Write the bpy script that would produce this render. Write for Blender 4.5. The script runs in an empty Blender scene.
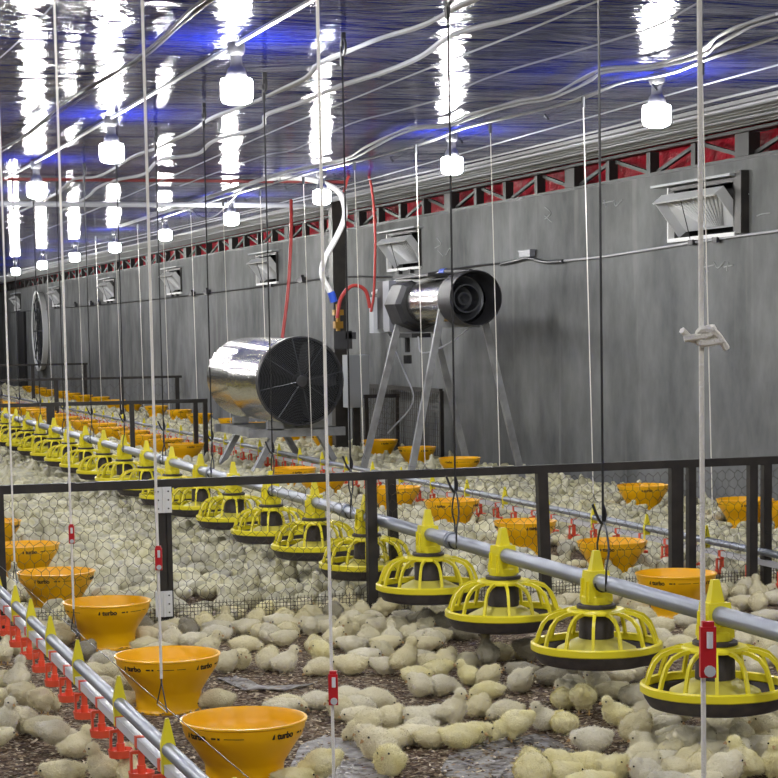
import bpy, bmesh, math, random
import numpy as np
from mathutils import Vector, Matrix, Euler
PI = math.pi
random.seed(7)
rng = np.random.default_rng(7)
sc = bpy.context.scene
COL = sc.collection

# ---------------------------------------------------------------- camera
F = 2000.0; CX, CY = 389.0, 519.0; H = 1.04          # focal length and principal point in pixels of the 778 frame
def nrm(v):
    v = np.array(v, float); return v / np.linalg.norm(v)
AY = nrm((-265 - CX, 340 - CY, F))
AD = np.array((321, 21180, 2000.0)); AD = nrm(AD - AD.dot(AY) * AY)
AX = np.cross(AD, AY)
cam_d = bpy.data.cameras.new('camera'); cam = bpy.data.objects.new('camera', cam_d); COL.objects.link(cam)
cam_d.sensor_width = 36.0; cam_d.lens = 36.0 * F / 778.0
cam_d.shift_x = (389 - CX) / 778.0; cam_d.shift_y = (CY - 389) / 778.0
cam_d.clip_start = 0.05; cam_d.clip_end = 200
M = Matrix(((AX[0], -AX[1], -AX[2], 0), (AY[0], -AY[1], -AY[2], 0), (-AD[0], AD[1], AD[2], H), (0, 0, 0, 1)))
cam.matrix_world = M
sc.camera = cam
def ray(px, py):
    d = np.array((px - CX, py - CY, F)); return np.array((d @ AX, d @ AY, -(d @ AD)))
O3 = np.array((0, 0, H))
def onz(px, py, z): r = ray(px, py); return r * ((z - H) / r[2]) + O3
def onx(px, py, x): r = ray(px, py); return r * (x / r[0]) + O3
def ony(px, py, y): r = ray(px, py); return r * (y / r[1]) + O3
def proj(p):
    p = np.array(p, float) - O3; c = p[0] * AX + p[1] * AY - p[2] * AD
    return CX + F * c[0] / c[2], CY + F * c[1] / c[2]
YAW = math.atan2(AY[0], AX[0])                       # world heading of "image right"

# ---------------------------------------------------------------- world, exposure
w = bpy.data.worlds.new('world'); sc.world = w; w.use_nodes = True
w.node_tree.nodes['Background'].inputs[0].default_value = (0.55, 0.6, 0.7, 1)
w.node_tree.nodes['Background'].inputs[1].default_value = 0.02
sc.view_settings.view_transform = 'Standard'; sc.view_settings.look = 'None'
sc.view_settings.gamma = 1.0; sc.view_settings.use_curve_mapping = False
sc.view_settings.exposure = 0.72
LAMP_STRENGTH = 150.0

# room
WALL = 5.3; CEIL = 2.15; WTOP = 1.94; YN, YF = -3.5, 46.0; XL = -5.3

# ---------------------------------------------------------------- materials
def srgb(r, g, b):
    f = lambda c: ((c / 255.0) / 12.92 if c <= 10 else ((c / 255.0 + 0.055) / 1.055) ** 2.4)
    return (f(r), f(g), f(b), 1.0)
def mat(name, col, rough=0.6, metal=0.0, spec=0.5, emit=None, noise=None, bump=None, island=0.0, objrand=0.0, coat=0.0, sheen=0.0, sss=0.0):
    m = bpy.data.materials.new(name); m.use_nodes = True
    nt = m.node_tree; N = nt.nodes; L = nt.links; b = N['Principled BSDF']
    b.inputs['Base Color'].default_value = col; b.inputs['Roughness'].default_value = rough
    b.inputs['Metallic'].default_value = metal; b.inputs['Specular IOR Level'].default_value = spec
    b.inputs['Coat Weight'].default_value = coat
    b.inputs['Sheen Weight'].default_value = sheen
    tc = N.new('ShaderNodeTexCoord')
    last = None
    if noise:
        scale, amount, col2 = noise[:3]; stretch = noise[3] if len(noise) > 3 else (1, 1, 1)
        mp = N.new('ShaderNodeMapping'); mp.inputs['Scale'].default_value = stretch; L.new(tc.outputs['Object'], mp.inputs['Vector'])
        n = N.new('ShaderNodeTexNoise'); n.inputs['Scale'].default_value = scale; n.inputs['Detail'].default_value = 6
        L.new(mp.outputs[0], n.inputs['Vector'])
        r = N.new('ShaderNodeMapRange'); r.inputs['From Min'].default_value = 0.35; r.inputs['From Max'].default_value = 0.68
        r.inputs['To Max'].default_value = amount
        L.new(n.outputs['Fac'], r.inputs['Value'])
        mx = N.new('ShaderNodeMix'); mx.data_type = 'RGBA'; mx.inputs['A'].default_value = col; mx.inputs['B'].default_value = col2
        L.new(r.outputs[0], mx.inputs['Factor']); last = mx.outputs['Result']
    if island or objrand:
        src = N.new('ShaderNodeNewGeometry').outputs['Random Per Island'] if island else N.new('ShaderNodeObjectInfo').outputs['Random']
        a = island or objrand
        r = N.new('ShaderNodeMapRange'); r.inputs['To Min'].default_value = 1 - a; r.inputs['To Max'].default_value = 1 + a * 0.35
        L.new(src, r.inputs['Value'])
        h = N.new('ShaderNodeHueSaturation')
        if last: L.new(last, h.inputs['Color'])
        else: h.inputs['Color'].default_value = col
        L.new(r.outputs[0], h.inputs['Value']); last = h.outputs[0]
        # second random: saturation
        mm = N.new('ShaderNodeMath'); mm.operation = 'FRACT'; mu = N.new('ShaderNodeMath'); mu.operation = 'MULTIPLY'; mu.inputs[1].default_value = 17.31
        L.new(src, mu.inputs[0]); L.new(mu.outputs[0], mm.inputs[0])
        r2 = N.new('ShaderNodeMapRange'); r2.inputs['To Min'].default_value = 0.75; r2.inputs['To Max'].default_value = 1.2
        L.new(mm.outputs[0], r2.inputs['Value']); L.new(r2.outputs[0], h.inputs['Saturation'])
    if last: L.new(last, b.inputs['Base Color'])
    if emit:
        b.inputs['Emission Color'].default_value = emit[0]; b.inputs['Emission Strength'].default_value = emit[1]
    if bump:
        n = N.new('ShaderNodeTexNoise'); n.inputs['Scale'].default_value = bump[0]; n.inputs['Detail'].default_value = 4
        if len(bump) > 2:
            mp = N.new('ShaderNodeMapping'); mp.inputs['Scale'].default_value = bump[2]; L.new(tc.outputs['Object'], mp.inputs['Vector']); L.new(mp.outputs[0], n.inputs['Vector'])
        else: L.new(tc.outputs['Object'], n.inputs['Vector'])
        bp = N.new('ShaderNodeBump'); bp.inputs['Strength'].default_value = bump[1]; bp.inputs['Distance'].default_value = 0.01
        L.new(n.outputs['Fac'], bp.inputs['Height']); L.new(bp.outputs[0], b.inputs['Normal'])
    return m

M_YEL = mat('pan_yellow_plastic', srgb(238, 224, 40), 0.38, noise=(9, 0.25, srgb(205, 190, 60)))
M_CONE = mat('pan_cone_plastic', srgb(205, 195, 85), 0.5)
M_DARK = mat('dark_tray_plastic', srgb(52, 48, 52), 0.55, noise=(30, 0.5, srgb(85, 78, 74)))
M_BOWL = mat('orange_yellow_plastic', srgb(251, 190, 6), 0.33, noise=(5, 0.3, srgb(230, 165, 20)))
M_INK = mat('black_print', srgb(30, 26, 22), 0.6)
M_GALV = mat('galvanised_steel', srgb(150, 156, 166), 0.42, 0.55, noise=(18, 0.6, srgb(118, 122, 130), (1, 0.2, 1)))
M_WPIPE = mat('white_square_pipe', srgb(205, 205, 208), 0.4)
M_RED = mat('red_nipple_plastic', srgb(236, 92, 62), 0.4)
M_RED2 = mat('red_tag_plastic', srgb(196, 28, 36), 0.4)
M_WHITE = mat('white_plastic', srgb(225, 226, 226), 0.45)
M_ROPE = mat('white_rope', srgb(244, 241, 232), 0.8, bump=(600, 0.5))
M_CORD = mat('black_cord', srgb(26, 26, 28), 0.7)
M_GLASSY = mat('lamp_neck', srgb(96, 96, 100), 0.5, 0.2)
M_BULB = mat('lit_bulb', (0.9, 0.9, 0.9, 1), 0.4, emit=((1.0, 0.985, 0.95, 1), LAMP_STRENGTH))
M_COND = mat('pale_conduit', srgb(156, 158, 164), 0.4, noise=(12, 0.4, srgb(140, 142, 150)))
M_CABLE = mat('grey_cable', srgb(120, 122, 130), 0.4)
M_DCABLE = mat('dark_cable', srgb(46, 48, 54), 0.45)
M_STEEL = mat('dark_painted_steel', srgb(30, 28, 27), 0.5, noise=(14, 0.6, srgb(58, 52, 47)))
M_WIRE = mat('rusty_wire', srgb(70, 62, 52), 0.6, 0.3)
M_FRAME = mat('grey_angle_iron', srgb(158, 160, 162), 0.5, 0.25, noise=(10, 0.6, srgb(95, 95, 98)))
M_SHINY = mat('stainless_sheet', srgb(196, 196, 194), 0.2, 1.0, bump=(4, 0.4, (1, 1, 5)))
M_BLACK = mat('black_housing', srgb(34, 34, 37), 0.5, noise=(8, 0.5, srgb(60, 60, 64)))
M_GRID = mat('fan_guard_wire', srgb(74, 76, 80), 0.4, 0.6)
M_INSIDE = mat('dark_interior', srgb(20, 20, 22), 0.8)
M_HOSE = mat('red_gas_hose', srgb(150, 48, 44), 0.45)
M_BLUE = mat('blue_fitting', srgb(40, 80, 190), 0.4)
M_BRASS = mat('brass', srgb(170, 130, 60), 0.35, 0.9)
M_CAB = mat('pale_cabinet', srgb(168, 172, 176), 0.5)
M_FLAP = mat('grey_flap_plastic', srgb(198, 200, 202), 0.5)
M_CHALK = mat('chalk', srgb(165, 168, 168), 0.9)
M_REDROD = mat('red_primer_rod', srgb(120, 40, 42), 0.5)
M_SHEET = mat('soiled_plastic_sheet', srgb(158, 156, 150), 0.5, noise=(30, 1.0, srgb(84, 74, 64)), bump=(45, 0.8))
M_TAG = mat('white_hinge', srgb(222, 224, 224), 0.4)
M_FEED = mat('feed_crumbs', srgb(168, 140, 96), 0.9, noise=(180, 0.8, srgb(110, 84, 54)))
M_DOWN = mat('chick_down', srgb(240, 233, 200), 0.95, spec=0.15, noise=(28, 0.4, srgb(222, 212, 162)), bump=(260, 0.4), objrand=0.12, sheen=0.25)
M_DOWN_G = mat('grey_chick_down', srgb(176, 170, 148), 0.95, spec=0.15, noise=(28, 0.5, srgb(150, 142, 118)), bump=(260, 0.4), sheen=0.2)
M_DOWN_Y = mat('yellow_chick_down', srgb(242, 235, 190), 0.95, spec=0.15, noise=(18, 0.6, srgb(236, 224, 140)), bump=(260, 0.4), sheen=0.25)
M_FLOCK = mat('flock_down', srgb(226, 222, 192), 0.95, spec=0.1, noise=(28, 0.5, srgb(190, 184, 146)), bump=(200, 0.6), island=0.32)
M_BEAK = mat('chick_beak', srgb(196, 160, 110), 0.5)
M_EYE = mat('chick_eye', srgb(22, 18, 16), 0.15)
M_SHANK = mat('chick_shank', srgb(214, 176, 112), 0.55)

def litter_material():
    m = bpy.data.materials.new('wood_shaving_litter'); m.use_nodes = True
    nt = m.node_tree; N = nt.nodes; L = nt.links; b = N['Principled BSDF']; b.inputs['Roughness'].default_value = 0.95
    b.inputs['Specular IOR Level'].default_value = 0.2
    tc = N.new('ShaderNodeTexCoord')
    mp = N.new('ShaderNodeMapping'); mp.inputs['Scale'].default_value = (1, 1.7, 1); L.new(tc.outputs['Object'], mp.inputs['Vector'])
    wn = N.new('ShaderNodeTexNoise'); wn.inputs['Scale'].default_value = 40; L.new(mp.outputs[0], wn.inputs['Vector'])
    ad = N.new('ShaderNodeMix'); ad.data_type = 'VECTOR'; ad.inputs['Factor'].default_value = 0.02
    L.new(mp.outputs[0], ad.inputs['A']); L.new(wn.outputs['Color'], ad.inputs['B'])
    v = N.new('ShaderNodeTexVoronoi'); v.inputs['Scale'].default_value = 105; L.new(ad.outputs['Result'], v.inputs['Vector'])
    sep = N.new('ShaderNodeSeparateColor'); L.new(v.outputs['Color'], sep.inputs[0])
    cr = N.new('ShaderNodeValToRGB'); L.new(sep.outputs[0], cr.inputs[0])
    e = cr.color_ramp.elements; e[0].color = srgb(66, 57, 50); e[1].color = srgb(206, 197, 174); e[1].position = 1
    for p, c in ((0.35, srgb(100, 82, 68)), (0.62, srgb(132, 112, 92)), (0.82, srgb(166, 148, 122))):
        x = cr.color_ramp.elements.new(p); x.color = c
    big = N.new('ShaderNodeTexNoise'); big.inputs['Scale'].default_value = 1.6; big.inputs['Detail'].default_value = 5; L.new(tc.outputs['Object'], big.inputs['Vector'])
    mr = N.new('ShaderNodeMapRange'); mr.inputs['From Min'].default_value = 0.35; mr.inputs['From Max'].default_value = 0.65; mr.inputs['To Min'].default_value = 0.72; mr.inputs['To Max'].default_value = 1.1
    L.new(big.outputs['Fac'], mr.inputs['Value'])
    h = N.new('ShaderNodeHueSaturation'); L.new(cr.outputs[0], h.inputs['Color']); L.new(mr.outputs[0], h.inputs['Value'])
    L.new(h.outputs[0], b.inputs['Base Color'])
    bp = N.new('ShaderNodeBump'); bp.inputs['Strength'].default_value = 0.9; bp.inputs['Distance'].default_value = 0.006
    L.new(sep.outputs[1], bp.inputs['Height']); L.new(bp.outputs[0], b.inputs['Normal'])
    return m
M_LITTER = litter_material()
M_FLAKE = mat('shaving_flakes', srgb(128, 106, 84), 0.9, spec=0.2)
_n = M_FLAKE.node_tree; _g = _n.nodes.new('ShaderNodeNewGeometry'); _r = _n.nodes.new('ShaderNodeValToRGB'); _n.links.new(_g.outputs['Random Per Island'], _r.inputs[0]); _n.links.new(_r.outputs[0], _n.nodes['Principled BSDF'].inputs['Base Color'])
_r.color_ramp.elements[0].color = srgb(70, 54, 44); _r.color_ramp.elements[1].color = srgb(232, 220, 190)
for _p, _c in ((.3, srgb(104, 84, 66)), (.6, srgb(150, 130, 104)), (.85, srgb(196, 180, 148))): _r.color_ramp.elements.new(_p).color = _c

def wall_material():
    m = bpy.data.materials.new('grey_cement_board'); m.use_nodes = True
    nt = m.node_tree; N = nt.nodes; L = nt.links; b = N['Principled BSDF']; b.inputs['Roughness'].default_value = 0.75
    b.inputs['Specular IOR Level'].default_value = 0.35
    tc = N.new('ShaderNodeTexCoord')
    mp = N.new('ShaderNodeMapping'); mp.inputs['Scale'].default_value = (1, 1.4, 0.8); L.new(tc.outputs['Object'], mp.inputs['Vector'])
    n1 = N.new('ShaderNodeTexNoise'); n1.inputs['Scale'].default_value = 1.6; n1.inputs['Detail'].default_value = 8; n1.inputs['Roughness'].default_value = 0.62; L.new(mp.outputs[0], n1.inputs['Vector'])
    cr = N.new('ShaderNodeValToRGB'); L.new(n1.outputs['Fac'], cr.inputs[0]); e = cr.color_ramp.elements
    e[0].position = 0.32; e[0].color = srgb(84, 87, 87); e[1].position = 0.72; e[1].color = srgb(136, 138, 138)
    mp2 = N.new('ShaderNodeMapping'); mp2.inputs['Scale'].default_value = (1, 7, 0.4); L.new(tc.outputs['Object'], mp2.inputs['Vector'])
    n2 = N.new('ShaderNodeTexNoise'); n2.inputs['Scale'].default_value = 1.1; n2.inputs['Detail'].default_value = 5; L.new(mp2.outputs[0], n2.inputs['Vector'])
    r = N.new('ShaderNodeMapRange'); r.inputs['From Min'].default_value = 0.60; r.inputs['From Max'].default_value = 0.72; r.inputs['To Max'].default_value = 0.22; L.new(n2.outputs['Fac'], r.inputs['Value'])
    mx = N.new('ShaderNodeMix'); mx.data_type = 'RGBA'; mx.inputs['B'].default_value = srgb(172, 172, 168); L.new(cr.outputs[0], mx.inputs['A']); L.new(r.outputs[0], mx.inputs['Factor'])
    L.new(mx.outputs['Result'], b.inputs['Base Color'])
    bp = N.new('ShaderNodeBump'); bp.inputs['Strength'].default_value = 0.25; bp.inputs['Distance'].default_value = 0.01; L.new(n1.outputs['Fac'], bp.inputs['Height']); L.new(bp.outputs[0], b.inputs['Normal'])
    return m
M_WALL = wall_material()
M_EDGE = mat('pale_ribbed_edge_panel', srgb(150, 152, 154), 0.5)

def film_material(name, base, rough, scale, strength, dist, stretch):
    m = bpy.data.materials.new(name); m.use_nodes = True
    nt = m.node_tree; N = nt.nodes; L = nt.links; b = N['Principled BSDF']
    b.inputs['Base Color'].default_value = base; b.inputs['Roughness'].default_value = rough; b.inputs['IOR'].default_value = 1.11
    tc = N.new('ShaderNodeTexCoord')
    mp = N.new('ShaderNodeMapping'); mp.inputs['Scale'].default_value = stretch; L.new(tc.outputs['Object'], mp.inputs['Vector'])
    n = N.new('ShaderNodeTexNoise'); n.inputs['Scale'].default_value = scale; n.inputs['Detail'].default_value = 5; n.inputs['Roughness'].default_value = 0.55
    n.inputs['Distortion'].default_value = 0.6; L.new(mp.outputs[0], n.inputs['Vector'])
    mp2 = N.new('ShaderNodeMapping'); mp2.inputs['Scale'].default_value = (3, 26, 1); mp2.inputs['Rotation'].default_value = (0, 0, 0.35); L.new(tc.outputs['Object'], mp2.inputs['Vector'])
    n2 = N.new('ShaderNodeTexNoise'); n2.inputs['Scale'].default_value = 2.2; n2.inputs['Detail'].default_value = 3; L.new(mp2.outputs[0], n2.inputs['Vector'])
    a = N.new('ShaderNodeMath'); a.operation = 'MULTIPLY_ADD'; a.inputs[1].default_value = 0.06; L.new(n2.outputs['Fac'], a.inputs[0]); L.new(n.outputs['Fac'], a.inputs[2])
    bp = N.new('ShaderNodeBump'); bp.inputs['Strength'].default_value = strength; bp.inputs['Distance'].default_value = dist
    L.new(a.outputs[0], bp.inputs['Height']); L.new(bp.outputs[0], b.inputs['Normal'])
    return m
M_FILM = film_material('dark_blue_ceiling_film', (0.002, 0.007, 0.14, 1), 0.11, 2.2, 1.0, 0.05, (0.45, 1.0, 1))
M_REDFILM = film_material('red_film', (0.34, 0.012, 0.025, 1), 0.25, 3.0, 1.0, 0.06, (1, 1, 1))

# ---------------------------------------------------------------- mesh helpers
class MB:
    def __init__(s): s.v = []; s.f = []; s.m = []
    def add(s, vs, fs, m=0):
        b = len(s.v); s.v.extend([tuple(map(float, p)) for p in vs]); s.f.extend([tuple(i + b for i in q) for q in fs]); s.m.extend([m] * len(fs)); return s
    def box(s, c, size, R=None, m=0):
        vs = []
        for x in (-.5, .5):
            for y in (-.5, .5):
                for z in (-.5, .5):
                    p = Vector((x * size[0], y * size[1], z * size[2]))
                    if R is not None: p = R @ p
                    vs.append((p[0] + c[0], p[1] + c[1], p[2] + c[2]))
        return s.add(vs, [(0, 1, 3, 2), (4, 6, 7, 5), (0, 4, 5, 1), (2, 3, 7, 6), (0, 2, 6, 4), (1, 5, 7, 3)], m)
    def bar(s, a, b, wd, ht, m=0):
        a = Vector(a); b = Vector(b); d = b - a; L = d.length; d.normalize()
        up = Vector((0, 0, 1)) if abs(d.z) < 0.95 else Vector((0, 1, 0))
        x = d.cross(up).normalized(); z = x.cross(d)
        R = Matrix((x, d, z)).transposed()
        return s.box((a + b) / 2, (wd, L, ht), R, m)
    def tube(s, pts, r, n=8, m=0, caps=True, closed=False):
        pts = [Vector(p) for p in pts]; k = len(pts); vs = []; fs = []
        up = None
        for i, p in enumerate(pts):
            if closed: d = (pts[(i + 1) % k] - pts[i - 1]).normalized()
            elif i == 0: d = (pts[1] - p).normalized()
            elif i == k - 1: d = (p - pts[i - 1]).normalized()
            else: d = ((pts[i + 1] - p).normalized() + (p - pts[i - 1]).normalized()).normalized()
            if up is None: up = Vector((0, 0, 1)) if abs(d.z) < 0.9 else Vector((1, 0, 0))
            x = d.cross(up).normalized(); up = x.cross(d).normalized()
            rr = r[i] if isinstance(r, (list, tuple)) else r
            for j in range(n):
                a = 2 * PI * (j + .5) / n; q = p + x * (rr * math.cos(a)) + up * (rr * math.sin(a)); vs.append(tuple(q))
        for i in range(k if closed else k - 1):
            i2 = (i + 1) % k
            for j in range(n):
                fs.append((i * n + j, i * n + (j + 1) % n, i2 * n + (j + 1) % n, i2 * n + j))
        if caps and not closed:
            fs.append(tuple(range(n))[::-1]); fs.append(tuple((k - 1) * n + j for j in range(n)))
        return s.add(vs, fs, m)
    def lathe(s, prof, n=32, m=0, c=(0, 0, 0), R=None, close=False):
        vs = []; fs = []; k = len(prof)
        for r, z in prof:
            for j in range(n):
                a = 2 * PI * j / n; p = Vector((r * math.cos(a), r * math.sin(a), z))
                if R is not None: p = R @ p
                vs.append((p[0] + c[0], p[1] + c[1], p[2] + c[2]))
        for i in range(k if close else k - 1):
            i2 = (i + 1) % k
            for j in range(n):
                fs.append((i * n + j, i * n + (j + 1) % n, i2 * n + (j + 1) % n, i2 * n + j))
        return s.add(vs, fs, m)
    def mesh(s, name, mats, smooth=True):
        me = bpy.data.meshes.new(name); me.from_pydata(s.v, [], s.f)
        for mt in (mats if isinstance(mats, (list, tuple)) else [mats]): me.materials.append(mt)
        me.polygons.foreach_set('material_index', s.m); me.update()
        if smooth:
            me.polygons.foreach_set('use_smooth', [True] * len(me.polygons)); me.set_sharp_from_angle(angle=math.radians(38))
        return me
    def build(s, name, mats, parent=None, smooth=True):
        return link(name, s.mesh(name, mats, smooth), parent)
def link(name, me, parent=None):
    o = bpy.data.objects.new(name, me); COL.objects.link(o)
    if parent is not None: o.parent = parent
    return o
def tag(o, label=None, cat=None, group=None, kind=None):
    if label: o['label'] = label
    if cat: o['category'] = cat
    if group: o['group'] = group
    if kind: o['kind'] = kind
    return o
def thing(name, label, cat, loc=(0, 0, 0), rz=0.0, group=None):
    o = bpy.data.objects.new(name, None); COL.objects.link(o); o.location = loc; o.rotation_euler = (0, 0, rz); o.empty_display_size = 0.05
    return tag(o, label, cat, group)
KIDS = {}
def dup(root, loc, rz=0.0, label=None, group=None):
    r = root.copy(); COL.objects.link(r); r.location = loc; r.rotation_euler = (0, 0, rz)
    if label: r['label'] = label
    if group: r['group'] = group
    if root.name not in KIDS: KIDS[root.name] = [(c, list(c.children)) for c in root.children]
    for ch, gs in KIDS[root.name]:
        c = ch.copy(); COL.objects.link(c); c.parent = r
        for g in gs:
            d = g.copy(); COL.objects.link(d); d.parent = c
    return r
def bez(p, n=8):
    """smooth polyline through the points (Catmull-Rom)"""
    P = [np.array(q, float) for q in p]; P = [2 * P[0] - P[1]] + P + [2 * P[-1] - P[-2]]; out = []
    for i in range(1, len(P) - 2):
        for t in np.linspace(0, 1, n, endpoint=False):
            a, b, c, d = P[i - 1:i + 3]
            out.append(0.5 * ((2 * b) + (-a + c) * t + (2 * a - 5 * b + 4 * c - d) * t * t + (-a + 3 * b - 3 * c + d) * t ** 3))
    out.append(P[-2]); return out
ORD = ['first', 'second', 'third', 'fourth', 'fifth', 'sixth', 'seventh', 'eighth', 'ninth', 'tenth', 'eleventh', 'twelfth', 'thirteenth', 'fourteenth', 'fifteenth', 'sixteenth',
       'seventeenth', 'eighteenth', 'nineteenth', 'twentieth']
ORD += ['twenty-' + o for o in ORD[:9]] + ['thirtieth'] + ['thirty-' + o for o in ORD[:9]] + ['fortieth'] + ['forty-' + o for o in ORD[:9]]

# ---------------------------------------------------------------- room shell
mb = MB(); mb.box(((XL + WALL) / 2, (YN + YF) / 2, -0.05), (WALL - XL + 0.4, YF - YN + 0.4, 0.1)); tag(mb.build('floor', M_LITTER, smooth=False), kind='structure')
mb = MB(); mb.box(((XL + WALL) / 2 + .1, (YN + YF) / 2, CEIL + 0.03), (WALL - XL + 0.8, YF - YN + 0.4, 0.06)); tag(mb.build('ceiling', M_FILM, smooth=False), kind='structure')
INLET_PX = [(703, 209), (405, 250), (268, 268), (175, 282), (110, 291), (57, 297), (18, 301)]
INLET_Y = [float(onx(px, py, WALL)[1]) for px, py in INLET_PX]
INLET_Y[0] = 10.43
IW = 0.84; IZ0, IZ1 = 1.53, 1.85
mb = MB(); T = 0.12; xc = WALL + T / 2
mb.box((xc, (YN + YF) / 2, IZ0 / 2), (T, YF - YN, IZ0)); mb.box((xc, (YN + YF) / 2, (IZ1 + WTOP) / 2), (T, YF - YN, WTOP - IZ1))
ys = [YN]
for y in sorted(INLET_Y): ys += [y - IW / 2, y + IW / 2]
ys.append(YF)
for a, b in zip(ys[::2], ys[1::2]): mb.box((xc, (a + b) / 2, (IZ0 + IZ1) / 2), (T, b - a, IZ1 - IZ0))
tag(mb.build('wall_side', M_WALL, smooth=False), kind='structure')
mb = MB(); mb.box((XL - .06, (YN + YF) / 2, CEIL / 2), (.12, YF - YN, CEIL)); tag(mb.build('wall_opposite', M_WALL, smooth=False), kind='structure')
mb = MB(); mb.box(((XL + WALL) / 2, YF + .06, CEIL / 2), (WALL - XL, .12, CEIL)); tag(mb.build('wall_far', M_WALL, smooth=False), kind='structure')
mb = MB(); mb.box(((XL + WALL) / 2, YN - .06, CEIL / 2), (WALL - XL, .12, CEIL)); tag(mb.build('wall_near', M_WALL, smooth=False), kind='structure')
# red film behind the truss, above the wall
mb = MB(); mb.box((WALL + .16, (YN + YF) / 2, (WTOP + CEIL) / 2), (.01, YF - YN, CEIL - WTOP + .02)); tag(mb.build('trim_1', M_REDFILM, smooth=False), kind='structure')

mb = MB(); mb.box((5.06, (YN + YF) / 2, 2.138), (.58, YF - YN, .02))
for k_ in range(8): mb.box((4.81 + k_ * .07, (YN + YF) / 2, 2.126), (.018, YF - YN, .008))
tag(mb.build('trim_2', M_EDGE, smooth=False), kind='structure')
# steel truss along the wall head
tr = thing('roof_truss', 'dark steel truss running along the top of the grey wall', 'truss', (WALL + 0.05, 0, WTOP))
hh = 2.115 - WTOP
M_TRUSS = mat('black_truss_steel', srgb(20, 19, 19), 0.5)
mb = MB(); mb.box((0, 21, 0.012), (0.07, 50, 0.024)); mb.build('bottom_chord', M_TRUSS, tr, False)
mb = MB(); mb.box((0, 21, hh - 0.009), (0.05, 50, 0.018)); mb.build('top_chord', M_TRUSS, tr, False)
y = 7.0; k = 0
pm = MB().box((0, 0, hh / 2), (0.06, 0.055, hh - 0.05)).mesh('post', M_TRUSS, False)
pw = MB().box((0, 0, hh / 2), (0.07, 0.16, hh - 0.05)).mesh('post', M_TRUSS, False)
dm = MB().bar((0.01, 0.05, 0.03), (0.01, 0.55, hh - 0.035), 0.02, 0.022).mesh('diagonal', M_TRUSS, False)
dm2 = MB().bar((0.01, 0.05, hh - 0.035), (0.01, 0.55, 0.03), 0.02, 0.022).mesh('diagonal', M_TRUSS, False)
while y < 45:
    o = link('post', pw if k % 4 == 1 else pm, tr); o.location = (0, y, 0)
    o = link('diagonal', dm if k % 2 else dm2, tr); o.location = (0, y, 0)
    y += 0.6; k += 1

# column and cross pipe
cp = onz(334, 205, 2.1)
mb = MB(); mb.box((0, 0, CEIL / 2), (0.11, 0.11, CEIL)); c = mb.build('column', M_STEEL, smooth=False); c.location = (4.86, 16.3, 0); tag(c, 'dark square steel column standing behind the round-guard heater', 'column', kind='structure')
mb = MB(); mb.tube([(XL, 16.3, 2.09), (4.8, 16.3, 2.09)], 0.022, 8); tag(mb.build('cross_pipe', M_COND), 'pale pipe spanning across the house under the ceiling to the dark column', 'pipe')
mb = MB(); p = onz(150, 181, 2.12); mb.tube([(0.5, p[1], 2.125), (4.3, p[1], 2.125)], 0.012, 6); tag(mb.build('cross_rod', M_REDROD), 'thin red rod spanning across the ceiling', 'rod')

# ---------------------------------------------------------------- ceiling lamps
def make_lamp():
    t = thing('ceiling_lamp', 'x', 'lamp', group='lit bulbs along the ceiling')
    mb = MB(); mb.lathe([(0, 0.0), (.034, 0), (.036, -.03), (.030, -.045), (.022, -.05), (.024, -.09), (0.034, -.10), (0.044, -.135), (0.0, -.136)], 16); mb.build('lamp_holder', M_GLASSY, t)
    mb = MB(); mb.lathe([(0.03, -.132), (.058, -.138), (.062, -.15), (.062, -.205), (.056, -.222), (.03, -.232), (0.0, -.234)], 14); mb.build('bulb', M_BULB, t)
    return t
lamp = make_lamp(); first = True
for row, X0, Y0, st, nm in ((0, 1.86, 7.54, 2.67, 'over the hopper bowls'), (1, 3.88, 8.08, 2.64, 'near the grey wall'), (2, -0.3, 7.6, 2.67, None), (3, -2.5, 7.6, 2.67, None)):
    ks = range(-3, 8) if row == 0 else range(-3, 13) if row == 1 else range(-3, 9)
    for k in ks:
        Y = Y0 + k * st
        if row == 0 and k == -1: Y += 0.0
        px, py = proj((X0, Y, 1.95)); seen = -20 < px < 800 and py > -20 and Y > 1
        if nm and seen:
            kk = k if row == 0 else k
            lab = 'lit white bulb %s, %s from the camera in its row' % (nm, ORD[max(k, 0)])
        else: lab = 'lit white bulb hanging from the ceiling outside the photographed strip'
        g = 'lit bulbs along the ceiling'
        if first: lamp.location = (X0, Y, CEIL - .012); lamp['label'] = lab; first = False
        else: dup(lamp, (X0, Y, CEIL - .012), 0, lab, g)

# ---------------------------------------------------------------- ceiling cables and conduits
def cable(name, label, px, r, m, z=2.115, n=6, strands=1, sp=0.02, cat='cable'):
    pts = [onz(a, b, z) for a, b in px]
    # carry each end on along the house for a little so that it leaves the frame
    sm = bez(pts, 6)
    mb = MB()
    for s_ in range(strands):
        off = np.array(((s_ - (strands - 1) / 2) * sp, 0, 0.008 * math.sin(2.3 * s_)))
        mb.tube([p + off + np.array((0.006 * math.sin(i * .7 + s_ * 2), 0, 0)) * (strands > 1) for i, p in enumerate(sm)], r, n)
    return tag(mb.build(name, m), label, cat, 'cables and conduits under the ceiling')
cable('dark_cable', 'dark paired cable crossing the ceiling film beyond the lamp conduit', [(0, 149), (25, 137), (60, 107), (110, 76), (145, 55), (175, 26), (212, -4)], .006, M_DCABLE, strands=2, sp=.016)
cable('grey_cable', 'thin grey cable clipped beside the dark paired cable', [(0, 153), (60, 112), (110, 80), (150, 53), (182, 24), (218, -4)], .004, M_CABLE)
cable('lamp_conduit', 'straight pale conduit carrying the bulbs over the hopper bowls', [(-10, 186), (34, 163), (111, 118), (238, 43), (312, 0), (330, -10)], .010, M_COND, z=2.13, cat='conduit')
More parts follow.
